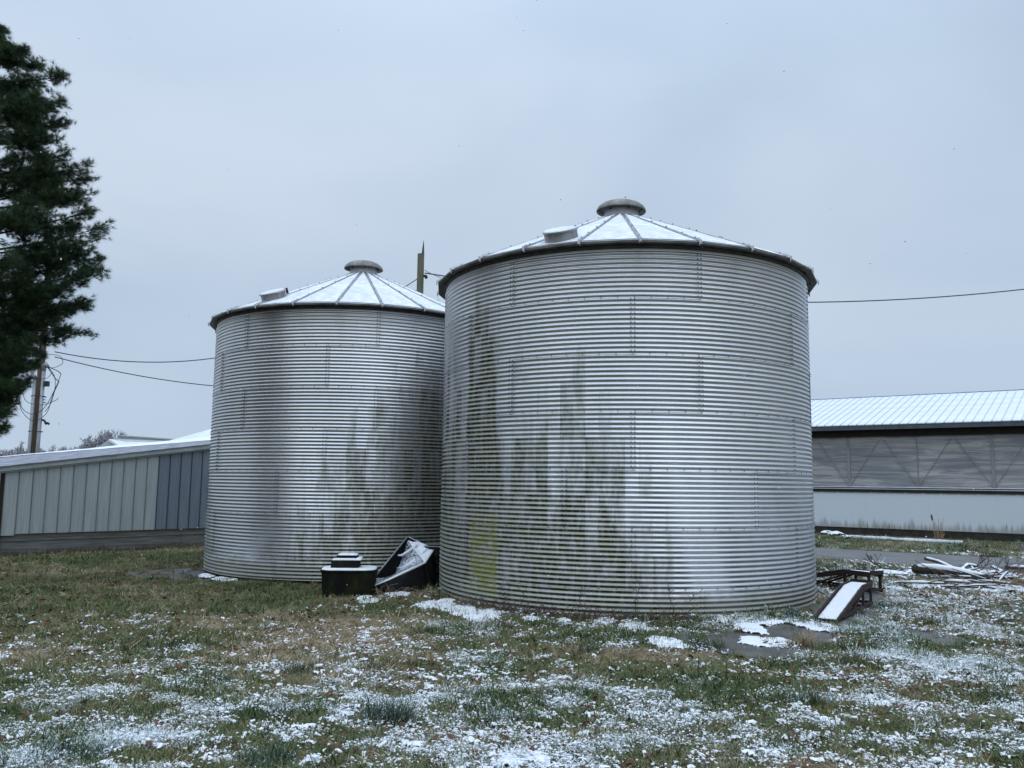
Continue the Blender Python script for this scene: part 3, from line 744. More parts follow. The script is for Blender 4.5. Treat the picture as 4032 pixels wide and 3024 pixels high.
# far white building behind the shed
fb = empty('white_building', (0, 0, 0), 0, 'pale building with a small gable and a long flat block seen above the shed roof', 'building')
def fquad(name, pts, depth, mat, back=6.0):
    a = [at(x, y, depth) for x, y in pts]; n = len(a); b = [p + Vector((0, back, 0)) for p in a]
    return obj(name, meshdata(name, a + b, [tuple(range(n))] + [(i, (i + 1) % n, (i + 1) % n + n, i + n) for i in range(n)] + [tuple(range(n, 2 * n))[::-1]], mat), fb)
fquad('gable', [(380, 1830), (380, 1764), (428, 1731), (462, 1752), (462, 1830)], 46, M_['far_white'], .3)
a, b, c, d = at(428, 1728, 45.8), at(465, 1752, 45.8), at(640, 1765, 52), at(640, 1735, 52)
obj('roof', meshdata('roof', [a, b, c, d, a - Vector((0, 0, .12)), b - Vector((0, 0, .12)), c - Vector((0, 0, .12)), d - Vector((0, 0, .12))], bx_f, M_['snow_roof']), fb)
fquad('block', [(462, 1830), (462, 1715), (690, 1731), (690, 1830)], 55, M_['far_white'], 8)
fquad('parapet', [(460, 1717), (460, 1712), (692, 1728), (692, 1733)], 54.9, M_['seam_metal'], .3)
sr = empty('snowy_roof_building', (0, 0, 0), 0, 'building with a big snow covered roof slope rising behind the left bin', 'building')
a, b, c, d = at(640, 1742, 34), at(1100, 1615, 34), at(1100, 1790, 31), at(640, 1790, 31)
obj('roof', meshdata('roof', [d, c, b, a] + [p - Vector((0, 0, .15)) for p in (d, c, b, a)], bx_f, M_['snow_roof']), sr)
a = at(655, 1800, 33); 
MB().box((a.x + 4.2, 36, 1.0), (7.5, 2.5, 2.4)).build('wall', M_['far_white'], sr)

# bare trees far behind
def bare_tree(px_, ytop, Y, spread, label, seed):
    rnd = random.Random(seed); top = at(px_, ytop, Y); H = top.z + .3
    root = empty('bare_tree', (top.x, Y, -.3), 0, label, 'tree', 'bare trees beyond the shed')
    tr = MB(); cr_ = MB(); tr.tube([(0, 0, 0), (.05, 0, H * .35)], .16, 6, .12)
    def grow(p, d, L, r, lv):
        q = p + d * L * .5 + Vector((rnd.gauss(0, .05), rnd.gauss(0, .05), .02)) * L; e_ = q + (d + Vector((rnd.gauss(0, .2), rnd.gauss(0, .2), .1))).normalized() * L * .5
        (tr if lv < 2 else cr_).tube([p, q, e_], r, 4 if lv < 3 else 3, r * .55, False)
        if lv >= 6: return
        for _ in range(3 if lv else 5):
            dd = (d + Vector((rnd.gauss(0, .55), rnd.gauss(0, .5), rnd.gauss(.12, .3)))).normalized()
            grow(q.lerp(e_, rnd.uniform(.1, 1)), dd, L * rnd.uniform(.62, .84), max(.022, r * .55), lv + 1)
    grow(Vector((.05, 0, H * .34)), Vector((0, 0, 1)), H * spread * 1.03, .1, 0)
    tr.build('trunk', M_['far_twig'], root); cr_.build('crown', M_['far_twig'], root)
bare_tree(405, 1698, 60, .24, 'rounded bare tree rising behind the gable roof', 3)
bare_tree(335, 1728, 62, .22, 'smaller bare tree just left of the gable roof', 4)
bare_tree(255, 1752, 66, .22, 'low bare treetop over the shed roof right of the pole', 5)
bare_tree(170, 1752, 64, .22, 'bare treetop directly behind the near utility pole', 6)
bare_tree(85, 1745, 60, .22, 'bare treetop left of the near utility pole', 8)
bare_tree(20, 1752, 60, .22, 'bare treetop at the left edge over the shed roof', 9)

# ------------------------------------------------------------------ poles and wires
def pole(x, y, z1, r, mat, label):
    root = empty('utility_pole', (x, y, -.2), 0, label, 'utility pole', 'wooden utility poles')
    MB().tube([(0, 0, 0), (0, 0, z1 * .5), (0, 0, z1 + .2)], r * 1.1, 14, r).build('pole', mat, root, True); return root
P1 = Vector((-15.46, 27.0, 0)); p1 = pole(P1.x, P1.y, 9.3, .10, M_['pole_wood'], 'near utility pole with grey conduits and coiled cables beside the pine')
for sx_, zt in ((-.135, 5.15), (.13, 5.45)):
    MB().tube([(sx_, -.06, 0), (sx_, -.06, zt)], .062, 10).build('conduit', M_['conduit'], p1, True)
MB().tube([(.13, -.06, 5.45), (.14, -.08, 5.6), (.2, -.10, 5.66), (.27, -.10, 5.58)], [.062, .085, .085, .06], 10).build('weatherhead', M_['conduit'], p1, True)
MB().tube([(-.135, -.06, 5.15), (-.16, -.08, 5.27), (-.22, -.1, 5.29), (-.28, -.1, 5.2)], [.06, .07, .07, .05], 10).build('weatherhead', M_['conduit'], p1, True)
MB().box((.27, -.1, 5.02), (.15, .12, .17)).build('junction_box', M_['dark_metal'], p1)
MB().tube([(.17, -.05, 3.85), (.28, -.1, 3.83), (.34, -.1, 3.76)], .035, 6).build('lamp_bracket', M_['dark_metal'], p1)
MB().tube([(.33, -.1, 3.72), (.42, -.1, 3.74), (.46, -.1, 3.70)], .04, 6).build('insulator', M_['dark_metal'], p1)
for zz in (2.45, 3.45, 4.6):
    MB().lathe([(.215, zz), (.215, zz + .025)], 14, (0, -.03, 0)).build('strap', M_['dark_metal'], p1)
for a in range(3): MB().tube([(.2, -.08, 4.6 - a * .09), (.3, -.1, 4.58 - a * .09)], .015, 5).build('step_bolt', M_['dark_metal'], p1)
def loop(pts, r, name='cable_loop', parent=p1):
    # smooth closed-ish curve
    P = [Vector(p) for p in pts]; Q = []
    for i_ in range(len(P) - 1):
        p0 = P[max(0, i_ - 1)]; a = P[i_]; b = P[i_ + 1]; p3 = P[min(len(P) - 1, i_ + 2)]
        for q in range(6):
            t = q / 6; Q.append(.5 * ((2 * a) + (b - p0) * t + (2 * p0 - 5 * a + 4 * b - p3) * t * t + (3 * a - p0 - 3 * b + p3) * t ** 3))
    Q.append(P[-1]); return MB().tube(Q, r, 5).build(name, M_['wire'], parent)
loop([(-.28, -.1, 5.2), (-.5, -.15, 4.9), (-.45, -.2, 4.3), (-.1, -.2, 4.02), (.3, -.2, 4.2), (.6, -.2, 4.8), (.72, -.1, 5.35)], .011)
loop([(-.28, -.1, 5.2), (-.56, -.15, 4.8), (-.42, -.2, 4.15), (0, -.2, 3.8), (.4, -.2, 4.05), (.55, -.2, 4.6), (.68, -.1, 5.1)], .010)
loop([(-.26, -.1, 5.2), (-.46, -.15, 4.95), (-.3, -.2, 4.45), (.2, -.2, 4.32), (.62, -.2, 4.45), (.75, -.2, 4.55)], .010)
loop([(.27, -.1, 5.58), (.5, -.1, 5.3), (.56, -.1, 4.9), (.48, -.12, 4.4), (.3, -.12, 4.1)], .010)
loop([(.27, -.1, 5.58), (.6, -.1, 5.45), (.72, -.1, 5.35)], .014); loop([(.27, -.1, 5.56), (.55, -.1, 5.2), (.68, -.1, 5.1)], .014)
loop([(.1, -.1, 6.0), (.62, -.1, 5.95), (.74, -.1, 5.7), (.45, -.1, 5.55), (.27, -.1, 5.6)], .009)
loop([(-.1, -.1, 6.1), (-.3, -.1, 5.7), (-.24, -.1, 5.4), (0, -.15, 5.2), (.3, -.15, 5.2), (.42, -.1, 5.4)], .009)
P2x = at(1655, 1100, 32).x
p2 = pole(P2x, 32.0, 10.75, .135, M_['pole_old'], 'weathered utility pole with splintered top rising behind the two bins')
MB().add([(.02, -.05, 10.9), (.13, -.05, 10.9), (.13, .06, 10.9), (.09, 0, 11.55), (.02, .06, 10.9), (.115, 0, 11.3)], [(0, 1, 5, 3), (1, 2, 3, 5), (2, 4, 3), (4, 0, 3)]).build('splinter', M_['pole_old'], p2)
MB().tube([(.16, -.05, 10.05), (.22, -.08, 10.05), (.25, -.08, 9.95)], .06, 8).build('insulator', M_['dark_metal'], p2, True)
def wire(pts3, r, label, sag=None):
    P = []
    for i_ in range(len(pts3) - 1):
        a, b = pts3[i_], pts3[i_ + 1]
    if sag is not None:
        a, b = pts3
        P = [a.lerp(b, q / 30) - Vector((0, 0, sag * 4 * (q / 30) * (1 - q / 30))) for q in range(31)]
    else: P = pts3
    o = MB().tube(P, r, 5).build('cable', M_['wire'], None, False); return tag(o, label, 'cable', 'overhead cables')
def fitwire(a, b, mid):   # parabola through a third point
    t = (mid.x - a.x) / (b.x - a.x); base = a.z + (b.z - a.z) * t; s_ = (base - mid.z) / (4 * t * (1 - t)); return s_
A = at(215, 1385, 27); B = at(1655, 1090, 32); Mx = at(560, 1428, 28.2)
wire([A, B], .017, 'upper sagging cable from the near pole behind the left bin to the far pole', fitwire(A, B, Mx))
A = at(215, 1405, 27); B = at(1900, 1420, 34); Mx = at(620, 1493, 28.6)
wire([A, B], .016, 'lower sagging cable from the near pole to behind the left bin', fitwire(A, B, Mx))
A = at(1672, 1075, 32); B = at(4200, 1118, 34); Mx = at(3600, 1176, 33.5)
wire([A, B], .024, 'long cable from the far pole crossing behind the big bin over the barn', fitwire(A, B, Mx))
A = at(1672, 1064, 32); B = at(1850, 1105, 30)
wire([A, B], .012, 'thin drop cable from the far pole down behind the big bin', .15)
# ------------------------------------------------------------------ car ramps
def car_ramp(low, d, label):
    d = Vector((*d, 0)).normalized(); rz = math.atan2(d.y, d.x); L1, L2, Wd, H = 1.46, .56, .30, .31
    root = empty('car_ramp', (low[0], low[1], .02), rz, label, 'vehicle ramp', 'rusty steel car ramps')
    m = M_['rust']
    def prism(y0, y1, prof, name, mat, nm=None):
        v = [(x, y0, z) for x, z in prof] + [(x, y1, z) for x, z in prof]; n = len(prof)
        return obj(name, meshdata(name, v, [tuple(range(n))[::-1], tuple(range(n, 2 * n))] + [(i, (i + 1) % n, (i + 1) % n + n, i + n) for i in range(n)], mat), root)
    for s_ in (-1, 1):
        y = s_ * Wd / 2
        prism(y - .012, y + .012, [(-.02, 0), (.06, 0), (L1 + .02, H - .05), (L1 + L2, H - .05), (L1 + L2, H + .035), (L1, H + .035), (0, .045), (-.02, .02)], 'side_rail', m)
        for x in (L1 + .02, L1 + L2 - .04):
            MB().box((x, y * .94, (H - .05) / 2), (.045, .03, H - .05)).build('leg', m, root)
        MB().beam((.25, y * .96, .03), (L1 + L2, y * .96, .03), .04, .05).build('base_rail', m, root)
        MB().beam((L1 * .6, y * .9, .05), (L1 + .0, y * .9, H - .06), .03, .03).build('strut', m, root)
    prism(-Wd / 2 + .012, Wd / 2 - .012, [(0, .012), (L1, H), (L1, H - .012), (0, 0)], 'deck', m)
    prism(-Wd / 2 + .012, Wd / 2 - .012, [(L1 + .006, H), (L1 + L2, H), (L1 + L2, H - .012), (L1 + .006, H - .012)], 'deck', m)
    for x in (L1 + .02, L1 + L2 - .02): MB().beam((x, -Wd / 2, .04), (x, Wd / 2, .04), .04, .04).build('cross_bar', m, root)
    MB().beam((L1 + L2 + .01, -Wd / 2 - .01, H + .02), (L1 + L2 + .01, Wd / 2 + .01, H + .02), .02, .07).build('end_stop', m, root)
    sv = []; sf = []; na, nb = 60, 12
    for i_ in range(na + 1):
        for j in range(nb + 1):
            t = i_ / na; x = .03 + (L1 + L2 - .10) * t; yy = (j / nb * 2 - 1)
            jag = .012 * vnoise(x * 22, yy * 2 + 5, 4) + .01
            y = yy * (Wd / 2 - .014 - jag * (1 if j in (0, nb) else 0)); z = (x / L1 * H if x < L1 else H) + .016 + .008 * vnoise(x * 12, y * 12, 3) - (.010 if j in (0, nb) or i_ in (0, na) else 0)
            if abs(x - L1) < .02: z -= .012
            sv.append((x, y, z))
    for i_ in range(na):
        for j in range(nb): q = i_ * (nb + 1) + j; sf.append((q, q + nb + 1, q + nb + 2, q + 1))
    obj('snow', meshdata('snow', sv, sf, M_['snow'], True), root)
    return root
car_ramp((4.24, 11.38), (1.10, 1.55), 'rusty car ramp, its deck covered in snow, nearer of the two by the bin')
car_ramp((5.30, 16.2), (.47, -.88), 'rusty car ramp partly hidden behind the bin, farther of the two')
P = [on_ground(a, b, .06) for a, b in ((3190, 2322), (3225, 2334), (3250, 2345), (3275, 2362), (3290, 2380))]
tag(MB().tube([P[0], P[1] + Vector((0, 0, .03)), P[2] + Vector((0, 0, .02)), P[3], P[4] - Vector((0, 0, .04))], .016, 6).build('hose', M_['conduit'], None, True), 'short grey hose curving out from the bin towards the snowy ramp', 'hose')

# ------------------------------------------------------------------ livestock waterer (black tank)
def rprism(mb, w_, d_, rr, levels, n=10, c=(0, 0)):
    base = len(mb.v); cnt = 4 * n
    for z, s_, r_ in levels:
        hw, hd = w_ / 2 * s_, d_ / 2 * s_; r = max(.001, r_)
        for q, (sx, sy, a0) in enumerate(((1, -1, -90), (1, 1, 0), (-1, 1, 90), (-1, -1, 180))):
            for k_ in range(n):
                a = R_(a0 + 90 * k_ / (n - 1)); mb.v.append((c[0] + sx * (hw - r) + r * math.cos(a), c[1] + sy * (hd - r) + r * math.sin(a), z))
    for l in range(len(levels) - 1):
        for k_ in range(cnt):
            a = base + l * cnt + k_; b = base + l * cnt + (k_ + 1) % cnt; mb.f.append((a, b, b + cnt, a + cnt))
    mb.f.append(tuple(base + (len(levels) - 1) * cnt + k_ for k_ in range(cnt))); return mb
tank = empty('livestock_waterer', (-2.63, 13.92, gz(-2.63, 13.9) - .02), R_(4), 'squat black plastic livestock waterer with green algae and a snow capped lid', 'water trough')
rprism(MB(), .90, .66, .2, [(0, .91, .17), (.05, .93, .19), (.40, .975, .2), (.425, 1.01, .21), (.445, 1.02, .21), (.455, 1.0, .2)]).build('tub', M_['black_poly'], tank, False)
rprism(MB(), .89, .65, .2, [(.452, .99, .2), (.468, .98, .2), (.478, .93, .18)]).build('snow', M_['snow'], tank, True)
rprism(MB(), .46, .36, .03, [(.46, 1.0, .03), (.585, .96, .04), (.60, .90, .04)], c=(-.07, .03)).build('float_housing', M_['black_poly'], tank)
rprism(MB(), .34, .27, .02, [(.595, .98, .02), (.665, 1.0, .02), (.672, .97, .02)], c=(-.045, .04)).build('lid', M_['black_plastic'], tank)
rprism(MB(), .33, .26, .03, [(.674, .98, .03), (.690, .90, .03), (.697, .72, .02)], c=(-.04, .045)).build('snow', M_['snow'], tank, True)
rprism(MB(), .42, .10, .03, [(.600, 1.0, .03), (.622, .9, .03), (.630, .7, .02)], c=(-.075, -.09)).build('snow', M_['snow'], tank, True)
rprism(MB(), .10, .34, .03, [(.600, 1.0, .03), (.628, .9, .03), (.637, .7, .02)], c=(.145, .03)).build('snow', M_['snow'], tank, True)
MB().lathe([(0, .4755), (.105, .4755), (.105, .462)], 24, (.26, .0, 0)).build('drinking_bowl', M_['black_plastic'], tank)

# ------------------------------------------------------------------ tipped black feeder shell
fd = empty('tipped_feeder', (0, 0, 0), 0, 'broken black plastic feeder tipped on its side, snow in its ribbed inside', 'feeder')
A = at(1605, 2113, 14.9); B = at(1472, 2277, 14.25); C = at(1474, 2306, 13.85); Dd = at(1687, 2214, 14.05); E = at(1709, 2163, 14.7); G = at(1687, 2151, 14.95)
Va = at(1599, 2121, 14.95); Vb = at(1556, 2258, 14.75)
C.z = max(C.z, .03)
def patch(name, quad, mat, parent, nu=10, nv=10, bulge=(0, 0, 0), thick=.012, sm=True):
    a, b, c, d = quad; v = []; f = []; bl = Vector(bulge)
    for i_ in range(nu + 1):
        for j in range(nv + 1):
            u, w_ = i_ / nu, j / nv; p = a.lerp(b, u).lerp(d.lerp(c, u), w_) + bl * (16 * u * (1 - u) * w_ * (1 - w_)); v.append(p)
    for i_ in range(nu):
        for j in range(nv): q = i_ * (nv + 1) + j; f.append((q, q + nv + 1, q + nv + 2, q + 1))
    o = obj(name, meshdata(name, v, f, mat, sm), parent); m = o.modifiers.new('solid', 'SOLIDIFY'); m.thickness = thick; m.offset = 0; return o
MidR = at(1672, 2216, 14.35); MidL = at(1592, 2134, 15.0)
patch('inner_wall', (B, A, Va, Vb), M_['black_plastic'], fd, bulge=(0, .06, 0))
patch('inner_floor', (Vb, Va, MidR, C.lerp(MidR, .35)), M_['speckled_snow'], fd, bulge=(0, .05, -.02))
patch('inner_floor', (B.lerp(Vb, .08), Vb, C.lerp(MidR, .35), C), M_['speckled_snow'], fd, bulge=(0, .03, -.02))
patch('snowy_end', (Va, A, E, MidR), M_['snow'], fd, bulge=(0, .05, -.03)); patch('snowy_end', (A, G, E, E.lerp(A, .4)), M_['snow'], fd, 4, 4)
# thickened rims and the two inner ribs
MB().tube([B + Vector((-.005, -.01, 0)), B.lerp(A, .5) + Vector((0, -.01, .0)), A], .014, 6).build('rim', M_['conduit'], fd, True)
MB().tube([C, C.lerp(MidR, .3) - Vector((0, 0, .01)), C.lerp(MidR, .6) - Vector((0, 0, .005)), MidR, E], [.010, .020, .022, .02, .012], 8).build('rim', M_['snow'], fd, True)
for a_, b_, c_, d_ in (((1561, 2188, 14.72), (1583, 2186, 14.62), (1612, 2168, 14.65), (1649, 2142, 14.85)), ((1564, 2237, 14.6), (1583, 2237, 14.5), (1618, 2217, 14.45), (1690, 2157, 14.75))):
    MB().tube([at(*a_), at(*b_), at(*c_), at(*d_)], [.014, .02, .022, .03], 8).build('rib', M_['snow'], fd, True)
# outer shell down to the ground
gC = Vector((C.x + .32, C.y + .06, -.12)); gD = Vector((MidR.x + .12, MidR.y - .06, -.12)); gE = Vector((E.x + .10, E.y + .1, -.12))
patch('outer_shell', (C, MidR, gD, gC), M_['black_plastic'], fd, bulge=(0, -.05, 0)); patch('outer_shell', (MidR, E, gE, gD), M_['black_plastic'], fd, bulge=(.04, -.04, 0))
patch('back_shell', (B, A, Vector((A.x + .1, A.y + .15, -.12)), Vector((B.x + .4, B.y + .2, -.12))), M_['black_plastic'], fd)
patch('back_shell', (A, E, gE + Vector((0, .1, 0)), Vector((A.x + .1, A.y + .15, -.12))), M_['black_plastic'], fd)
# ribbed black drum wedged between the feeder and the bin
bc = at(1731, 2240, 14.9)
dr = empty('black_drum', (bc.x - .06, 14.95, -.1), 0, 'ribbed black plastic drum wedged behind the tipped feeder against the bin', 'drum')
prof = [(0, .0), (.28, 0)] + [(.285 + .012 * math.sin(q * 1.6), .04 + q * .035) for q in range(20)] + [(.285, .765), (.27, .78), (.25, .74)]
MB().lathe(prof, 36).build('body', M_['black_plastic'], dr, True)
MB().lathe([(.262, .775), (.28, .787), (.292, .775)], 36).build('rim', M_['conduit'], dr, True)

# short metal stake
sp_ = on_ground(1727, 2363)
st = empty('metal_stake', (sp_.x, sp_.y, sp_.z - .03), 0, 'short metal stake with a bent top standing in snow at the big bin', 'stake')
MB().beam((0, 0, 0), (.015, 0, .20), .022, .012, (0, 1, 0)).build('post', M_['dark_metal'], st); MB().beam((-.01, 0, .205), (.055, -.01, .215), .035, .018).build('head', M_['conduit'], st)

# ------------------------------------------------------------------ brush pile
def log(pts, r, label, snow=True, r2=None, cat='log', grp='snowy logs in the brush pile', lift=0.0, mat='bark', seed=1):
    P = []
    for a, b, z in pts: p = on_ground(a, b); P.append(Vector((p.x, p.y, p.z + r + z)))
    Q = []
    for i_ in range(len(P) - 1):
        for q in range(5): p = P[i_].lerp(P[i_ + 1], q / 5); Q.append(p + Vector((0, (vnoise(p.x * 3, seed, 2) - .5) * .04, (vnoise(p.x * 4, seed, 3) - .5) * .03)))
    Q.append(P[-1]); r2 = r2 or r * .7; n = len(Q)
    o = MB().tube(Q, [r + (r2 - r) * i_ / (n - 1) for i_ in range(n)], 9).build('log' if cat == 'log' else 'branch', M_[mat], None, False)
    tag(o, label, cat, grp)
    if snow:
        MB().tube([q + Vector((0, 0, (r + (r2 - r) * i_ / (n - 1)) * .62)) for i_, q in enumerate(Q)], [.01] + [(r + (r2 - r) * i_ / (n - 1)) * (.72 + .25 * vnoise(i_ * 1.7, seed, 8)) for i_ in range(1, n - 1)] + [.01], 8).build('snow', M_['snow'], o, True)
    return o
log([(3602, 2262, .02), (3740, 2276, .02), (3890, 2296, 0)], .095, 'thickest log of the brush pile, lying in front with a long cap of snow', True, .06, seed=1)
log([(3646, 2226, .12), (3700, 2238, .1), (3760, 2252, .03)], .040, 'thin straight snowy pole sticking out at the left rear of the brush pile', True, .03, seed=2)
log([(3930, 2280, .06), (3985, 2292, .03), (4060, 2312, .0)], .05, 'leaning snowy log at the right end of the brush pile', True, .05, seed=3)
log([(3960, 2262, .12), (4060, 2270, .12)], .04, 'snow capped log at the right frame edge behind the leaning log', True, .04, seed=4)
log([(3780, 2268, .07), (3812, 2258, .14), (3850, 2262, .12)], .035, 'short forked snowy limb on top of the brush pile', True, .03, seed=5)
log([(3822, 2290, .02), (3836, 2270, .10), (3826, 2262, .14)], .022, 'small upright snowy stub in the middle of the brush pile', True, .018, seed=6)
log([(3480, 2246, .02), (3540, 2252, .02), (3596, 2244, .05)], .014, 'thin bare stick left of the thickest log', False, .01, 'branch', 'bare branches in the brush pile', seed=7)
def branch_fan(px_, py_, d, L, n, label, seed, mat='twig'):
    rnd = random.Random(seed); p0 = on_ground(px_, py_, .08); mb = MB()
    def g(p, d, L, r, lv):
        q = p + d * L * .5; e_ = q + (d + Vector((rnd.gauss(0, .25), rnd.gauss(0, .2), rnd.gauss(-.02, .15)))).normalized() * L * .5
        mb.tube([p, q, e_], r, 4, r * .6, False)
        if lv < 3:
            for _ in range(3): g(q.lerp(e_, rnd.random()), (d + Vector((rnd.gauss(0, .5), rnd.gauss(0, .3), rnd.gauss(.1, .3)))).normalized(), L * .6, r * .6, lv + 1)
    for _ in range(n): g(Vector((0, 0, 0)), (Vector(d) + Vector((rnd.gauss(0, .2), rnd.gauss(0, .2), rnd.gauss(0, .12)))).normalized(), L, .012, 0)
    return tag(mb.build('branch', M_[mat], None, False, tuple(p0)), label, 'branch', 'bare branches in the brush pile')
branch_fan(3815, 2262, (.8, .2, .25), .45, 2, 'dark twiggy branch arching out of the brush pile towards the driveway', 1)
branch_fan(3900, 2275, (.85, .2, .4), .4, 1, 'single dark twig rising at the right part of the brush pile', 2)
branch_fan(3960, 2270, (.8, .1, .4), .38, 1, 'twig reaching up at the far right of the brush pile', 3)
branch_fan(3480, 2240, (-.8, .1, .5), .28, 2, 'fine twigs standing at the left end of the brush pile', 4)
branch_fan(3900, 2292, (.5, -.6, .12), .6, 4, 'bundle of tan stalks spilling out of the brush pile', 5, 'straw')
branch_fan(3850, 2282, (.4, .1, .15), .7, 4, 'low tangle of brown twigs under the snowy limb', 6, 'stem')

mb = MB(); rnd = random.Random(9); mb2 = MB()
for q in range(170):
    p = on_ground(rnd.gauss(3830, 130), rnd.uniform(2240, 2305), rnd.uniform(0, .10)); d = Vector((rnd.gauss(0, 1), rnd.gauss(0, .35), rnd.gauss(0, .10))).normalized(); L = rnd.uniform(.15, .8); r_ = rnd.uniform(.004, .014)
    (mb if q % 3 else mb2).tube([p, p + d * L * .5 + Vector((0, 0, .02)), p + d * L], r_, 4, r_ * .5, False)
sn = MB()
for q in range(46):
    p = on_ground(rnd.gauss(3850, 110), rnd.uniform(2248, 2312), rnd.uniform(.02, .12)); d = Vector((rnd.gauss(0, 1), rnd.gauss(0, .5), rnd.gauss(0, .06))).normalized(); L = rnd.uniform(.2, .8); r_ = rnd.uniform(.008, .020)
    mb.tube([p - Vector((0, 0, r_)), p + d * L - Vector((0, 0, r_))], r_, 5, r_ * .7); sn.tube([p, p + d * L * .5 + Vector((0, 0, .01)), p + d * L], [r_ * .7, r_ * 1.1, r_ * .6], 6)
tag(sn.build('brush_snow', M_['snow'], None, True), 'thin caps of snow on the smaller sticks of the brush pile', 'snow', None, 'stuff')
tag(mb.build('brush_debris', M_['twig']), 'brown sticks littering the brush pile', 'sticks', None, 'stuff')
tag(mb2.build('brush_straw', M_['straw']), 'tan stalks littering the brush pile', 'stalks', None, 'stuff')
log([(3690, 2262, .10), (3760, 2266, .06), (3830, 2284, .02)], .03, 'snowy limb lying across the rear of the thickest log', True, .025, seed=8)
log([(3850, 2318, .0), (3930, 2322, 0), (4000, 2332, 0)], .025, 'low snowy stick in front of the brush pile at the right', True, .02, seed=9)
log([(3905, 2250, .08), (3960, 2272, .05), (4010, 2296, 0)], .03, 'snowy limb slanting down between the two logs at the right edge', True, .025, seed=10)

# ------------------------------------------------------------------ snow lying on the ground
blobs = []   # centre x, y, radius x, radius y, strength
def blob(x0, y0, x1, y1, s=1.0):
    c = on_ground((x0 + x1) / 2, (y0 + y1) / 2); a = on_ground(x0, (y0 + y1) / 2); b = on_ground(x1, (y0 + y1) / 2)
    t = on_ground((x0 + x1) / 2, y0); u = on_ground((x0 + x1) / 2, y1); blobs.append((c.x, (t.y + u.y) / 2, abs(b.x - a.x) / 2 * 1.1, max(.07, abs(t.y - u.y) / 2 * 1.15), s))
for q in ((1715, 2362, 1790, 2400), (1760, 2388, 1880, 2422), (1820, 2402, 1975, 2446), (1640, 2370, 1730, 2398), (2440, 2450, 2560, 2494), (2555, 2504, 2702, 2554), (2815, 2428, 3072, 2460), (2900, 2455, 3010, 2500),
          (2915, 2512, 3112, 2550), (3115, 2446, 3200, 2474), (3180, 2455, 3300, 2492), (795, 2255, 880, 2275), (850, 2266, 955, 2292), (1410, 2350, 1460, 2364), (1415, 2362, 1490, 2380), (1520, 2335, 1620, 2350),
          (2330, 2435, 2420, 2460), (2060, 2432, 2130, 2450), (2200, 2440, 2250, 2455), (3500, 2310, 3560, 2330), (3570, 2290, 3720, 2318), (3740, 2300, 3990, 2330), (3600, 2240, 3990, 2280), (3990, 2310, 4100, 2345), (3450, 2245, 3560, 2262), (3215, 2100, 3400, 2120)):
    blob(*q, 1.5)
dx = .02
gx = np.arange(-9, 13, dx); gy = np.arange(4.0, 24, dx)
GX, GY = np.meshgrid(gx, gy)
n1_ = fbm(GX * 6, GY * 8, 77, 4); n2_ = fbm(GX * 20, GY * 24, 78, 2)
cv_ = cover_f(GX, GY)
fld = (cv_ - .5) * .8 + (n1_ - .5) * 2.3 + (n2_ - .5) * 2.6 - .40 * ease(9, 13, GY) - .44
for bx_, by_, rx_, ry_, s_ in blobs:
    d = ((GX - bx_) / rx_) ** 2 + ((GY - by_) / ry_) ** 2
    fld = np.maximum(fld, s_ * (1.0 - d) * .8 + (n1_ - .5) * 1.5 + (n2_ - .5) * .8)
for cx, cy, r, zz in BINS: fld = np.where(np.hypot(GX - cx, GY - cy) < r + .02, -1, fld)
for nm in ('ramp_pad', 'front_pad', 'side_pad'):
    inn = poly_in(GX, GY, PAD_POLYS[nm]); bl = np.zeros_like(fld) - 1
    for bx_, by_, rx_, ry_, s_ in blobs[6:11]:
        bl = np.maximum(bl, (1.0 - ((GX - bx_) / rx_) ** 2 - ((GY - by_) / ry_) ** 2) + (n1_ - .5) * 1.2)
    fld = np.where(inn, np.minimum(fld, bl), fld)
fld = np.where(poly_in(GX, GY, ROAD), -1, fld); fld = np.where(GX > 13.5, -1, fld)
hh = np.clip(fld, -.05, .6); hz = .032 * np.sqrt(np.clip(hh, 0, 1)) + np.where(hh < 0, hh * .3, 0)
GZ = ground_z(GX, GY) + hz + .004 + (n2_ - .5) * .010
keep = fld > -.05
vis = (np.abs(GX) < GY * .70 + 1.0)
ny_, nx_ = GX.shape
cell = keep[:-1, :-1] & keep[1:, :-1] & keep[:-1, 1:] & keep[1:, 1:] & vis[:-1, :-1]
ii, jj = np.nonzero(cell); a = ii * nx_ + jj
fc = np.stack([a, a + 1, a + nx_ + 1, a + nx_], 1)
used, inv = np.unique(fc.ravel(), return_inverse=True)
def np_mesh(name, co, fc, mat, smooth=True):
    me = bpy.data.meshes.new(name); me.vertices.add(len(co)); me.vertices.foreach_set('co', np.ascontiguousarray(co, dtype=np.float32).ravel())
    me.loops.add(fc.size); me.loops.foreach_set('vertex_index', np.ascontiguousarray(fc, dtype=np.int32).ravel()); k_ = fc.shape[1]
    me.polygons.add(len(fc)); me.polygons.foreach_set('loop_start', np.arange(len(fc), dtype=np.int32) * k_); me.polygons.foreach_set('loop_total', np.full(len(fc), k_, np.int32))
    me.update(); me.materials.append(mat)
    if smooth: me.polygons.foreach_set('use_smooth', [True] * len(me.polygons))
    return me
co = np.stack([GX.ravel(), GY.ravel(), GZ.ravel()], 1)[used]
tag(obj('snow_cover', np_mesh('snow_cover', co, inv.reshape(-1, 4), M_['snow'])), 'thin patchy snow lying on the grass and round the bins', 'snow', None, 'stuff')
print('snow cells', len(fc))

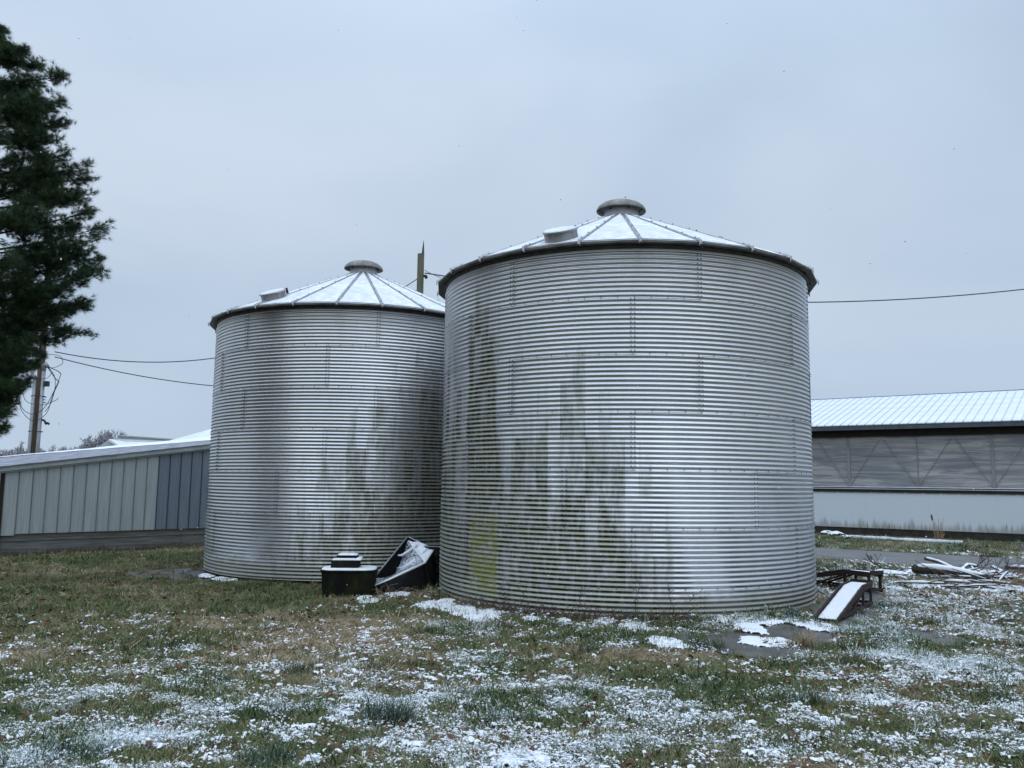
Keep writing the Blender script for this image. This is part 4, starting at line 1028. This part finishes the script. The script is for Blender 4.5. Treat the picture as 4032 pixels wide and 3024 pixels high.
# ------------------------------------------------------------------ grass: instanced clumps
def clump_mesh(name, mat, n, L, spread, wdt, lean, seed):
    rnd = random.Random(seed); v = []; f = []
    for _ in range(n):
        a = rnd.uniform(0, 6.283); r = spread * math.sqrt(rnd.random()); px_, py_ = r * math.cos(a), r * math.sin(a)
        az = rnd.uniform(0, 6.283) if rnd.random() < .55 else rnd.gauss(.6, .7); ln = L * rnd.uniform(.5, 1.25); el = math.radians(rnd.uniform(*lean)); ww = wdt * rnd.uniform(.7, 1.3)
        p = Vector((px_, py_, -.008)); sd_ = Vector((-math.sin(az), math.cos(az), rnd.uniform(-.5, .5))).normalized() * ww / 2; b = len(v); segs = 3
        for s_ in range(segs + 1):
            t = s_ / segs; k_ = 1 - t ** 2
            if s_ < segs: v += [p - sd_ * max(.35, k_), p + sd_ * max(.35, k_)]
            else: v.append(p.copy())
            e_ = el - t * math.radians(rnd.uniform(15, 60)); p = p + Vector((math.cos(az) * math.cos(e_), math.sin(az) * math.cos(e_), math.sin(e_))) * ln / segs
        for s_ in range(segs - 1): q = b + s_ * 2; f.append((q, q + 1, q + 3, q + 2))
        q = b + (segs - 1) * 2; f.append((q, q + 1, q + 2))
    return meshdata(name, v, f, mat, False)
def crumb_mesh(name, mat, seed, stretch):
    bm = bmesh.new(); bmesh.ops.create_icosphere(bm, subdivisions=2, radius=1)
    for v in bm.verts:
        f = .45 + 1.2 * float(fbm(v.co.x * 2.6 + seed * 3, v.co.y * 2.6 + v.co.z * 2, seed, 3)); v.co *= f; v.co.x *= .0068 * stretch; v.co.y *= .0055; v.co.z *= .0042
    me = bpy.data.meshes.new(name); bm.to_mesh(me); bm.free(); me.materials.append(mat); me.polygons.foreach_set('use_smooth', [True] * len(me.polygons)); return me
def scatter(name, protos, P, rot, sc, idx, cover, tone, label, cat):
    c = bpy.data.collections.new(name + '_source')
    for i_, m in enumerate(protos): c.objects.link(bpy.data.objects.new('%s_source_%02d' % (name, i_), m))
    me = bpy.data.meshes.new(name); me.vertices.add(len(P)); me.vertices.foreach_set('co', P.astype(np.float32).ravel())
    def att(nm, ty, arr):
        a_ = me.attributes.new(nm, ty, 'POINT'); a_.data.foreach_set('vector' if ty == 'FLOAT_VECTOR' else 'value', np.ascontiguousarray(arr).ravel())
    att('spin', 'FLOAT_VECTOR', rot.astype(np.float32)); att('size', 'FLOAT', sc.astype(np.float32)); att('pick', 'INT', idx.astype(np.int32))
    att('cover', 'FLOAT', cover.astype(np.float32)); att('tone', 'FLOAT', tone.astype(np.float32))
    o = obj(name, me); tag(o, label, cat, None, 'stuff')
    ng = bpy.data.node_groups.new(name, 'GeometryNodeTree')
    ng.interface.new_socket('Geometry', in_out='INPUT', socket_type='NodeSocketGeometry'); ng.interface.new_socket('Geometry', in_out='OUTPUT', socket_type='NodeSocketGeometry')
    gi = ng.nodes.new('NodeGroupInput'); go = ng.nodes.new('NodeGroupOutput'); ip = ng.nodes.new('GeometryNodeInstanceOnPoints'); ci = ng.nodes.new('GeometryNodeCollectionInfo')
    ci.inputs['Collection'].default_value = c; ci.inputs['Separate Children'].default_value = True; ci.inputs['Reset Children'].default_value = True
    def na(nm, ty): n = ng.nodes.new('GeometryNodeInputNamedAttribute'); n.data_type = ty; n.inputs[0].default_value = nm; return n.outputs[0]
    e2 = ng.nodes.new('FunctionNodeEulerToRotation')
    L = ng.links.new
    L(gi.outputs[0], ip.inputs['Points']); L(ci.outputs[0], ip.inputs['Instance']); ip.inputs['Pick Instance'].default_value = True
    L(na('pick', 'INT'), ip.inputs['Instance Index']); L(na('spin', 'FLOAT_VECTOR'), e2.inputs[0]); L(e2.outputs[0], ip.inputs['Rotation']); L(na('size', 'FLOAT'), ip.inputs['Scale']); L(ip.outputs[0], go.inputs[0])
    m = o.modifiers.new('scatter', 'NODES'); m.node_group = ng; return o
def free(x, y):
    ok = np.ones(x.shape, bool)
    for cx, cy, r, zz in BINS: ok &= np.hypot(x - cx, y - cy) > r + .03
    for nm, pl in PAD_POLYS.items(): ok &= ~(poly_in(x, y, pl) & (fbm(x * 4, y * 4, 5, 2) < .66))
    ok &= ~poly_in(x, y, ROAD)
    ok &= ~((np.hypot(x - 1.96, y - 14.72) < 3.75) & (x > 4.0) & (y < 14.2) & (fbm(x * 5, y * 5, 8, 2) < .6))
    # not through the tank, feeder, ramps, shed and barn
    bq = on_ground(3830, 2275); ok &= ~((((x - bq.x) / 1.5) ** 2 + ((y - bq.y) / 1.6) ** 2 < 1) & (fbm(x * 3, y * 3, 4, 2) < .62))
    ok &= ~((np.abs(x + 2.63) < .45) & (np.abs(y - 13.92) < .32))
    bxl = (x - BARN_O.x) * N_.x + (y - BARN_O.y) * N_.y; ok &= bxl < -.7
    sh = (x - SO.x) * SN.x + (y - SO.y) * SN.y; ok &= ~((sh > -.02) & (x < -4))
    return ok
def sample(n, y0, y1, xm=0.0):
    y = np.sqrt(rng.random(n) * (y1 ** 2 - y0 ** 2) + y0 ** 2); hw = .66 * y + .9
    x = (rng.random(n) * 2 - 1) * hw; return x, y
gx_, gy_, gs_ = [], [], []
for dens, y0, y1, s_ in ((760, 3.6, 7.5, .85), (430, 7.5, 11, 1.0), (230, 11, 16, 1.1), (130, 16, 24, 1.3), (40, 24, 34, 1.6)):
    area = .66 * (y1 ** 2 - y0 ** 2) + 1.8 * (y1 - y0); n = int(area * dens); x, y = sample(n, y0, y1); ok = free(x, y)
    gx_.append(x[ok]); gy_.append(y[ok]); gs_.append(np.full(ok.sum(), s_))
x = np.concatenate(gx_); y = np.concatenate(gy_); s0 = np.concatenate(gs_)
cvr = cover_f(x, y); dry = dry_f(x, y); patchy = fbm(x * 2.3, y * 2.3, 61, 3)
lush = ease(.52, .68, fbm(x * 1.1, y * 1.4, 91, 3))
isdry = rng.random(len(x)) < np.clip(dry * .8 + .25, 0, 1)
# thinner where the soil or the snow shows
keep = rng.random(len(x)) < np.clip(1.05 - .30 * cvr + .3 * lush - .25 * (patchy > .62), .2, 1)
x, y, s0, cvr, dry, lush, isdry = [q[keep] for q in (x, y, s0, cvr, dry, lush, isdry)]
zz_ = ground_z(x, y); n = len(x); print('clumps', n)
rot = np.stack([rng.normal(0, .12, n), rng.normal(0, .12, n), rng.random(n) * 6.283], 1)
sc = s0 * np.exp(rng.normal(-.1, .28, n)) * (1 + .45 * lush)
tone = np.clip(.25 + .55 * fbm(x * 1.7, y * 1.7, 33, 3) - .25 * lush + rng.normal(0, .16, n), 0, 1)
G1 = [clump_mesh('grass_clump', M_['grass'], 14, .072, .05, .0056, (8, 80), q) for q in range(6)]
G2 = [clump_mesh('dry_clump', M_['dry_grass'], 15, .075, .05, .0046, (4, 45), 50 + q) for q in range(5)]
P = np.stack([x, y, zz_], 1)
m = ~isdry
scatter('grass', G1, P[m], rot[m], sc[m], rng.integers(0, 6, m.sum()), cvr[m], tone[m], 'short green lawn grass with snow caught on the blades', 'grass')
m = isdry
scatter('dry_grass', G2, P[m], rot[m], sc[m], rng.integers(0, 5, m.sum()), cvr[m], np.clip(rng.normal(.5, .28, m.sum()), 0, 1), 'matted tan dead grass mixed through the lawn', 'grass')
# crumbs of snow held up in the grass
cx_, cy_, cs_ = [], [], []
for dens, y0, y1, s_ in ((3600, 3.6, 7.5, .75), (1900, 7.5, 11, .9), (600, 11, 16, 1.3), (150, 16, 24, 2.0)):
    area = .66 * (y1 ** 2 - y0 ** 2) + 1.8 * (y1 - y0); nn = int(area * dens); a, b = sample(nn, y0, y1)
    ok = free(a, b) & (rng.random(nn) < np.clip(cover_f(a, b) * 1.15 - .16 + (fbm(a * 7, b * 9, 15, 3) - .5) * 1.6 - .5 * (1 - ease(-4, -1.5, a)) * ease(10.5, 12.5, b), 0, 1)); cx_.append(a[ok]); cy_.append(b[ok]); cs_.append(np.full(ok.sum(), s_))
x = np.concatenate(cx_); y = np.concatenate(cy_); s0 = np.concatenate(cs_); n = len(x); print('crumbs', n)
CR = [crumb_mesh('snow_crumb', M_['snow'], q, (1, 1.3, 1.8, 1.2, 2.3)[q]) for q in range(5)]
P = np.stack([x, y, ground_z(x, y) + .008 + .042 * rng.random(n)], 1)
rot = np.stack([rng.normal(0, .25, n), rng.normal(0, .25, n), rng.random(n) * 6.283], 1)
scatter('snow_crumbs', CR, P, rot, s0 * np.exp(rng.normal(-.15, .42, n)), rng.integers(0, 5, n), np.ones(n), np.ones(n), 'small crumbs of snow held in the grass', 'snow')
# fallen leaves
def leaf_mesh(seed):
    rnd = random.Random(seed); n = 7; v = [(0, 0, .004)]
    for q in range(n): a = q / n * 6.283; r = .022 * rnd.uniform(.6, 1.2); v.append((r * 1.4 * math.cos(a), r * math.sin(a), rnd.uniform(0, .014)))
    return meshdata('leaf', v, [(0, 1 + q, 1 + (q + 1) % n) for q in range(n)], M_['leaf_litter'])
n = 6500; x, y = sample(n, 3.8, 20); ok = free(x, y) & (fbm(x * 1.2, y * 1.2, 19, 3) + .05 * (x > 1) > .50); x, y = x[ok], y[ok]; n = len(x)
scatter('fallen_leaves', [leaf_mesh(q) for q in range(4)], np.stack([x, y, ground_z(x, y) + .012 + .015 * rng.random(n)], 1), np.stack([rng.normal(0, .3, n), rng.normal(0, .3, n), rng.random(n) * 6.283], 1), .6 + .8 * rng.random(n) + .03 * y, rng.integers(0, 4, n), np.zeros(n), np.zeros(n), 'brown leaf litter scattered in the lawn', 'leaves')

# ------------------------------------------------------------------ single tufts one can point at
def tuft(px_, py_, rad, L, n, mats, label, lean=(25, 85), wdt=.0075, grp='grass tufts standing out of the lawn', group=True):
    p0 = on_ground(px_, py_); root = empty('grass_tuft', tuple(p0), 0, label, 'grass tuft', grp if group else None)
    for i_, (mt, fr, nm) in enumerate(mats):
        me = clump_mesh(nm, mt, int(n * fr), L, rad, wdt, lean, int(px_) + i_); nv = len(me.vertices)
        for nm2, val in (('cover', .30), ('tone', .32)):
            a_ = me.attributes.new(nm2, 'FLOAT', 'POINT'); a_.data.foreach_set('value', np.full(nv, val, np.float32) + rng.normal(0, .12, nv).astype(np.float32) * (nm2 == 'tone'))
        obj(nm, me, root)
    return root
def tuft_mat(name, cols, snowy):
    m = cover_material(name, cols, snowy)
    for nd in m.node_tree.nodes:
        if nd.type == 'ATTRIBUTE': nd.attribute_type = 'GEOMETRY'
    return m
TG = tuft_mat('tuft_green', [(0, (.014, .042, .022)), (.5, (.035, .080, .045)), (1, (.10, .14, .08))], .50)
TO = tuft_mat('tuft_olive', [(0, (.05, .05, .014)), (.5, (.075, .072, .022)), (1, (.12, .11, .04))], .10)
TS = tuft_mat('tuft_straw', [(0, (.20, .13, .07)), (.5, (.34, .26, .17)), (1, (.42, .34, .24))], .05)
tuft(1520, 2850, .17, .21, 620, [(TG, .9, 'blades'), (TS, .1, 'dead_blades')], 'large frosted green grass tuft in the left foreground', (30, 88))
tuft(1955, 2850, .13, .14, 200, [(TG, .8, 'blades'), (TS, .2, 'dead_blades')], 'frosted green tuft to the right of the largest foreground tuft')
tuft(3118, 2438, .09, .22, 170, [(TG, 1, 'blades')], 'upright dark green tuft against the foot of the big bin by the ramp', (40, 88), grp=None)
tuft(2780, 2548, .20, .16, 260, [(TG, .55, 'blades'), (TO, .45, 'dead_blades')], 'wide green and olive tuft at the edge of the wet concrete pad')
tuft(3175, 2540, .09, .22, 130, [(TS, 1, 'blades')], 'pale straw coloured tuft drooping over the wet concrete pad', (15, 70), grp=None)
tuft(3130, 2545, .10, .12, 120, [(TO, .5, 'blades'), (TS, .5, 'dead_blades')], 'reddish brown tuft beside the drooping straw tuft')
tuft(3515, 2395, .28, .13, 420, [(TG, 1, 'blades')], 'patch of dark leafy grass at the back foot of the snowy ramp')
tuft(3400, 2620, .22, .11, 260, [(TO, 1, 'blades')], 'olive green tuft right of the wet concrete pad')
tuft(3320, 2555, .25, .10, 260, [(TO, .8, 'blades'), (TG, .2, 'green_blades')], 'low olive tuft between the ramp and the wet concrete pad')
tuft(2490, 2440, .11, .15, 150, [(TG, 1, 'blades')], 'small dark green tuft at the foot of the big bin behind the snow patch')
tuft(2700, 2445, .08, .12, 90, [(TG, 1, 'blades')], 'tiny green tuft at the foot of the big bin, middle of its front')
tuft(1180, 2640, .2, .11, 220, [(TG, .8, 'blades'), (TS, .2, 'dead_blades')], 'dark green tuft in the left part of the lawn behind the snow specks')
tuft(800, 2690, .25, .12, 260, [(TG, .9, 'blades'), (TS, .1, 'dead_blades')], 'flattened frosted tuft left of the middle of the lawn')
tuft(250, 2990, .22, .14, 320, [(TG, 1, 'blades')], 'green tuft at the bottom left corner of the picture')
tuft(1050, 3010, .16, .14, 200, [(TG, 1, 'blades')], 'green tuft at the bottom edge left of the middle')
tuft(3185, 2770, .09, .17, 110, [(TO, .7, 'blades'), (TG, .3, 'green_blades')], 'small upright olive tuft among the snow on the right')
tuft(2310, 2560, .12, .12, 140, [(TG, .8, 'blades'), (TS, .2, 'dead_blades')], 'dark tuft in front of the algae stained part of the big bin')

# dead weeds at the foot of the big bin
def weed(px_, py_, H, seed, label, name='dead_weed'):
    rnd = random.Random(seed); p0 = on_ground(px_, py_); mb = MB()
    P = [Vector((rnd.gauss(0, .012) * q, rnd.gauss(0, .01) * q, H * q / 6)) for q in range(7)]; mb.tube(P, .0065, 4, .003)
    lf = MB()
    for _ in range(int(10 + H * 12)):
        t = rnd.uniform(.3, 1); i_ = min(5, int(t * 6)); p = P[i_].lerp(P[i_ + 1], t * 6 - i_); d = Vector((rnd.gauss(0, 1), rnd.gauss(0, 1), rnd.uniform(.2, 1.2))).normalized(); L = rnd.uniform(.04, .12)
        q = p + d * L; mb.tube([p, q], .002, 3, .0012, False)
        for _ in range(3):
            c = p.lerp(q, rnd.uniform(.4, 1)); u = Vector((rnd.gauss(0, 1), rnd.gauss(0, 1), rnd.gauss(0, 1))).normalized() * rnd.uniform(.008, .018); v_ = u.orthogonal().normalized() * .005
            lf.add([c - u, c + v_, c + u, c - v_], [(0, 1, 2, 3)])
    r = empty(name, tuple(p0), 0, label, 'dead weed', 'dead weeds at the foot of the big bin'); mb.build('stem', M_['stem'], r); lf.build('seed_head', M_['stem'], r); return r
weed(2510, 2437, .52, 1, 'tallest thin dead weed in front of the clean part of the big bin')
weed(2648, 2440, .46, 2, 'dead weed right of the tallest one, in front of the big bin')
weed(2715, 2440, .34, 3, 'short dead weed, rightmost in front of the big bin')
weed(1975, 2425, .45, 4, 'reddish dead weed at the right end of the snow drift by the big bin')
weed(2045, 2430, .42, 5, 'dead weed in front of the yellow green algae on the big bin')
weed(2300, 2438, .4, 6, 'dead weed in front of the dark algae runs, middle of the big bin')
weed(1880, 2428, .22, 7, 'low dead weed standing in the snow drift at the big bin')
mb = MB(); rnd = random.Random(5)
for q in range(620):
    th = R_(rnd.uniform(-50, 8)); r = 3.166 + rnd.uniform(.05, .5); x0, y0 = 1.96 + r * math.sin(th), 14.722 - r * math.cos(th); z0 = gz(x0, y0)
    d = Vector((rnd.gauss(0, .9), rnd.gauss(0, .4), rnd.uniform(.1, 1.1))).normalized(); L = rnd.uniform(.08, .26); p = Vector((x0, y0, z0)); mid = p + d * L * .6; e_ = mid + (d + Vector((rnd.gauss(0, .6), rnd.gauss(0, .2), rnd.gauss(-.2, .3)))) * L * .4
    mb.tube([p, mid, e_], .0045, 3, .002, False)
tag(mb.build('weed_tangle', M_['stem']), 'low brown tangle of dead weeds along the foot of the big bin', 'weeds', None, 'stuff')
# straw in front of the tank and feeder
mb = MB()
for q in range(46):
    p = on_ground(rnd.uniform(1480, 1600), rnd.uniform(2325, 2350)); d = Vector((rnd.gauss(0, .8), rnd.gauss(0, .4), rnd.uniform(.05, .8))).normalized(); L = rnd.uniform(.12, .4)
    mid = p + d * L * .6; mb.tube([p, mid, mid + (d + Vector((rnd.gauss(0, .3), 0, -.6))) * L * .4], .0035, 3, .002, False)
tag(mb.build('dead_stalks', M_['straw']), 'loose tan stalks between the black waterer and the tipped feeder', 'stalks', None, 'stuff')
# ragged moss and dead stems along the shed's foot and the barn's foot
mb = MB()
for q in range(900):
    if q < 600: t = rnd.uniform(0, 8.5); b = SO + SW * t + SN * rnd.uniform(-.22, -.02)
    else: t = rnd.uniform(-3, 12); b = BARN_O + W * t - N_ * rnd.uniform(.02, .3)
    p = Vector((b.x, b.y, gz(b.x, b.y))); d = Vector((rnd.gauss(0, .5), rnd.gauss(0, .3), 1)).normalized(); L = rnd.uniform(.05, .2) * (1 if q < 600 else .6)
    mb.tube([p, p + d * L], .008, 3, .003, False)
tag(mb.build('dead_growth', M_['leaf_litter']), 'rusty brown dead growth along the foot of the shed and the barn', 'weeds', None, 'stuff')

# ------------------------------------------------------------------ pine at the left edge
TX, TY = -9.55, 14.2
pine = empty('pine_tree', (TX, TY, -.1), 0, 'tall dark green pine with soft needle tufts, cut off by the left frame edge', 'pine tree')
MB().tube([(0, 0, 0), (.03, 0, 3.5), (-.03, .02, 7), (0, 0, 10.6)], [.24, .19, .11, .02], 12).build('trunk', M_['bark'], pine, True)
rnd = random.Random(11); tips = [(15, 150), (111, 185), (184, 255), (262, 297), (264, 392), (150, 455), (255, 545), (190, 605), (271, 600), (361, 650), (362, 700), (240, 760), (374, 822), (432, 886), (400, 940), (398, 1006), (405, 1055), (360, 1080),
    (250, 1118), (203, 1135), (240, 1222), (225, 1258), (130, 1330), (80, 1345), (105, 1440), (108, 1520), (70, 1575), (42, 1612), (28, 1672), (60, 1400), (300, 960), (330, 760), (120, 330), (60, 240), (180, 520), (120, 700), (150, 860), (180, 1000), (120, 1120), (60, 1260), (40, 1480)]
tuft_p = []; tuft_d = []
T0_ = Vector((TX, TY, 0))
def limb(tip, r0, dens=1.0, dead=False):
    L = (tip - T0_); hor = Vector((L.x, L.y, 0)); hl = hor.length
    zb = max(1.6, tip.z - hl * rnd.uniform(.05, .28)); base = Vector((TX, TY, zb))
    mid = base.lerp(tip, .5) + Vector((0, 0, -.06 * hl)); n = 9; P = []
    for i_ in range(n + 1):
        t = i_ / n; P.append((base * (1 - t) ** 2 + mid * 2 * t * (1 - t) + tip * t * t) - T0_ + Vector((0, 0, .1)))
    MB().tube(P, r0 * .7, 6, .004).build('limb', M_['bark'], pine)
    if dead: return
    side = hor.normalized().cross(Vector((0, 0, 1)))
    tw = MB(); m = int(22 * dens)
    for q in range(m):
        t = rnd.uniform(.22, 1.0) ** .8; i_ = min(n - 1, int(t * n)); p = P[i_].lerp(P[i_ + 1], t * n - i_) + T0_ - Vector((0, 0, .1))
        spread = (.75 * (1 - t) + .16) * min(1, hl / 2.2)
        d = (hor.normalized() * rnd.uniform(.3, 1) + side * rnd.gauss(0, .8) + Vector((0, 0, rnd.gauss(.12, .28)))).normalized(); LL = spread * rnd.uniform(.5, 1.1)
        e_ = p + d * LL; tw.tube([p - T0_ + Vector((0, 0, .1)), e_ - T0_ + Vector((0, 0, .1))], .006, 3, .003, False)
        for u in range(int(5 + LL * 26)):
            s_ = 1 - .75 * rnd.random() ** 1.5; c = p.lerp(e_, s_) + Vector((rnd.gauss(0, .045), rnd.gauss(0, .05), rnd.gauss(0, .04)))
            dd = (d + Vector((rnd.gauss(0, .5), rnd.gauss(0, .5), rnd.gauss(.2, .4)))).normalized(); tuft_p.append(c); tuft_d.append(dd)
    tw.build('twigs', M_['bark'], pine)['kind'] = 'stuff'
    tuft_p.append(tip.copy()); tuft_d.append((hor.normalized() + Vector((0, 0, .3))).normalized())
for a, b in tips: limb(at(a - 14, b + 4, TY + rnd.uniform(-.35, .35)), .035, 1.35)
for q in range(88):     # limbs towards and away from the camera and to the far side
    z = rnd.uniform(2.9, 10.0); env = 2.75 * (1 - ease(6.3, 10.7, z)) ** .8 * (.42 + .58 * ease(2.6, 5.0, z)); az = rnd.uniform(-2.5, 2.5)
    rr = env * rnd.uniform(.6, .95); v = Vector((TX + rr * math.cos(az) * .82, TY + rr * math.sin(az), z)); limb(v, .03, 1.15 if math.cos(az) > -.2 else .55)
limb(at(317, 1182, 14.0), .018, 0, True)
tp = np.array([tuple(p) for p in tuft_p]); td = np.array([tuple(p) for p in tuft_d]); nt_ = len(tp); NN = 30
print('tufts', nt_)
d = np.repeat(td, NN, 0); p = np.repeat(tp, NN, 0); rv = rng.normal(size=d.shape); nd = d * 1.15 + rv * .55; nd[:, 2] -= .10; nd /= np.linalg.norm(nd, axis=1)[:, None]
ln = (.075 + .05 * rng.random(len(d)))[:, None]; sdv = np.cross(nd, rng.normal(size=d.shape)); sdv /= np.linalg.norm(sdv, axis=1)[:, None]
st_ = p + d * (rng.random(len(d))[:, None] - .6) * .05
v = np.stack([st_ - sdv * .0021, st_ + sdv * .0021, st_ + nd * ln + sdv * .0014], 1).reshape(-1, 3) - np.array([TX, TY, -.1])
me = np_mesh('needles', v, np.arange(len(v)).reshape(-1, 3), M_['needles'], False)
tone = np.repeat(np.clip(rng.normal(.42, .2, nt_) + .3 * (fbm(tp[:, 0] * 1.5, tp[:, 2] * 1.5, 6, 2) - .5), 0, 1), NN * 3).astype(np.float32)
a_ = me.attributes.new('tone', 'FLOAT', 'POINT'); a_.data.foreach_set('value', tone)
obj('crown', me, pine)

# ------------------------------------------------------------------ falling snow
n = 520; y = 1.6 + 14 * rng.random(n) ** 1.0; x = (rng.random(n) * 2 - 1) * (.66 * y + .4); z = CAM_Z + (rng.random(n) * 1.2 - .42) * y
zz_ = ground_z(x, y); ok = z > zz_ + .05
for cx, cy, r, _z in BINS: ok &= np.hypot(x - cx, y - cy) > r + .1
x, y, z = x[ok], y[ok], z[ok]; n = len(x)
fm = [crumb_mesh('snowflake', M_['snow'], 20 + q, 1.0) for q in range(3)]
scatter('falling_snow', fm, np.stack([x, y, z], 1), rng.random((n, 3)) * 6.28, .2 + .3 * rng.random(n) ** 2, rng.integers(0, 3, n), np.ones(n), np.ones(n), 'sparse small snowflakes drifting down in the air', 'snowflakes')
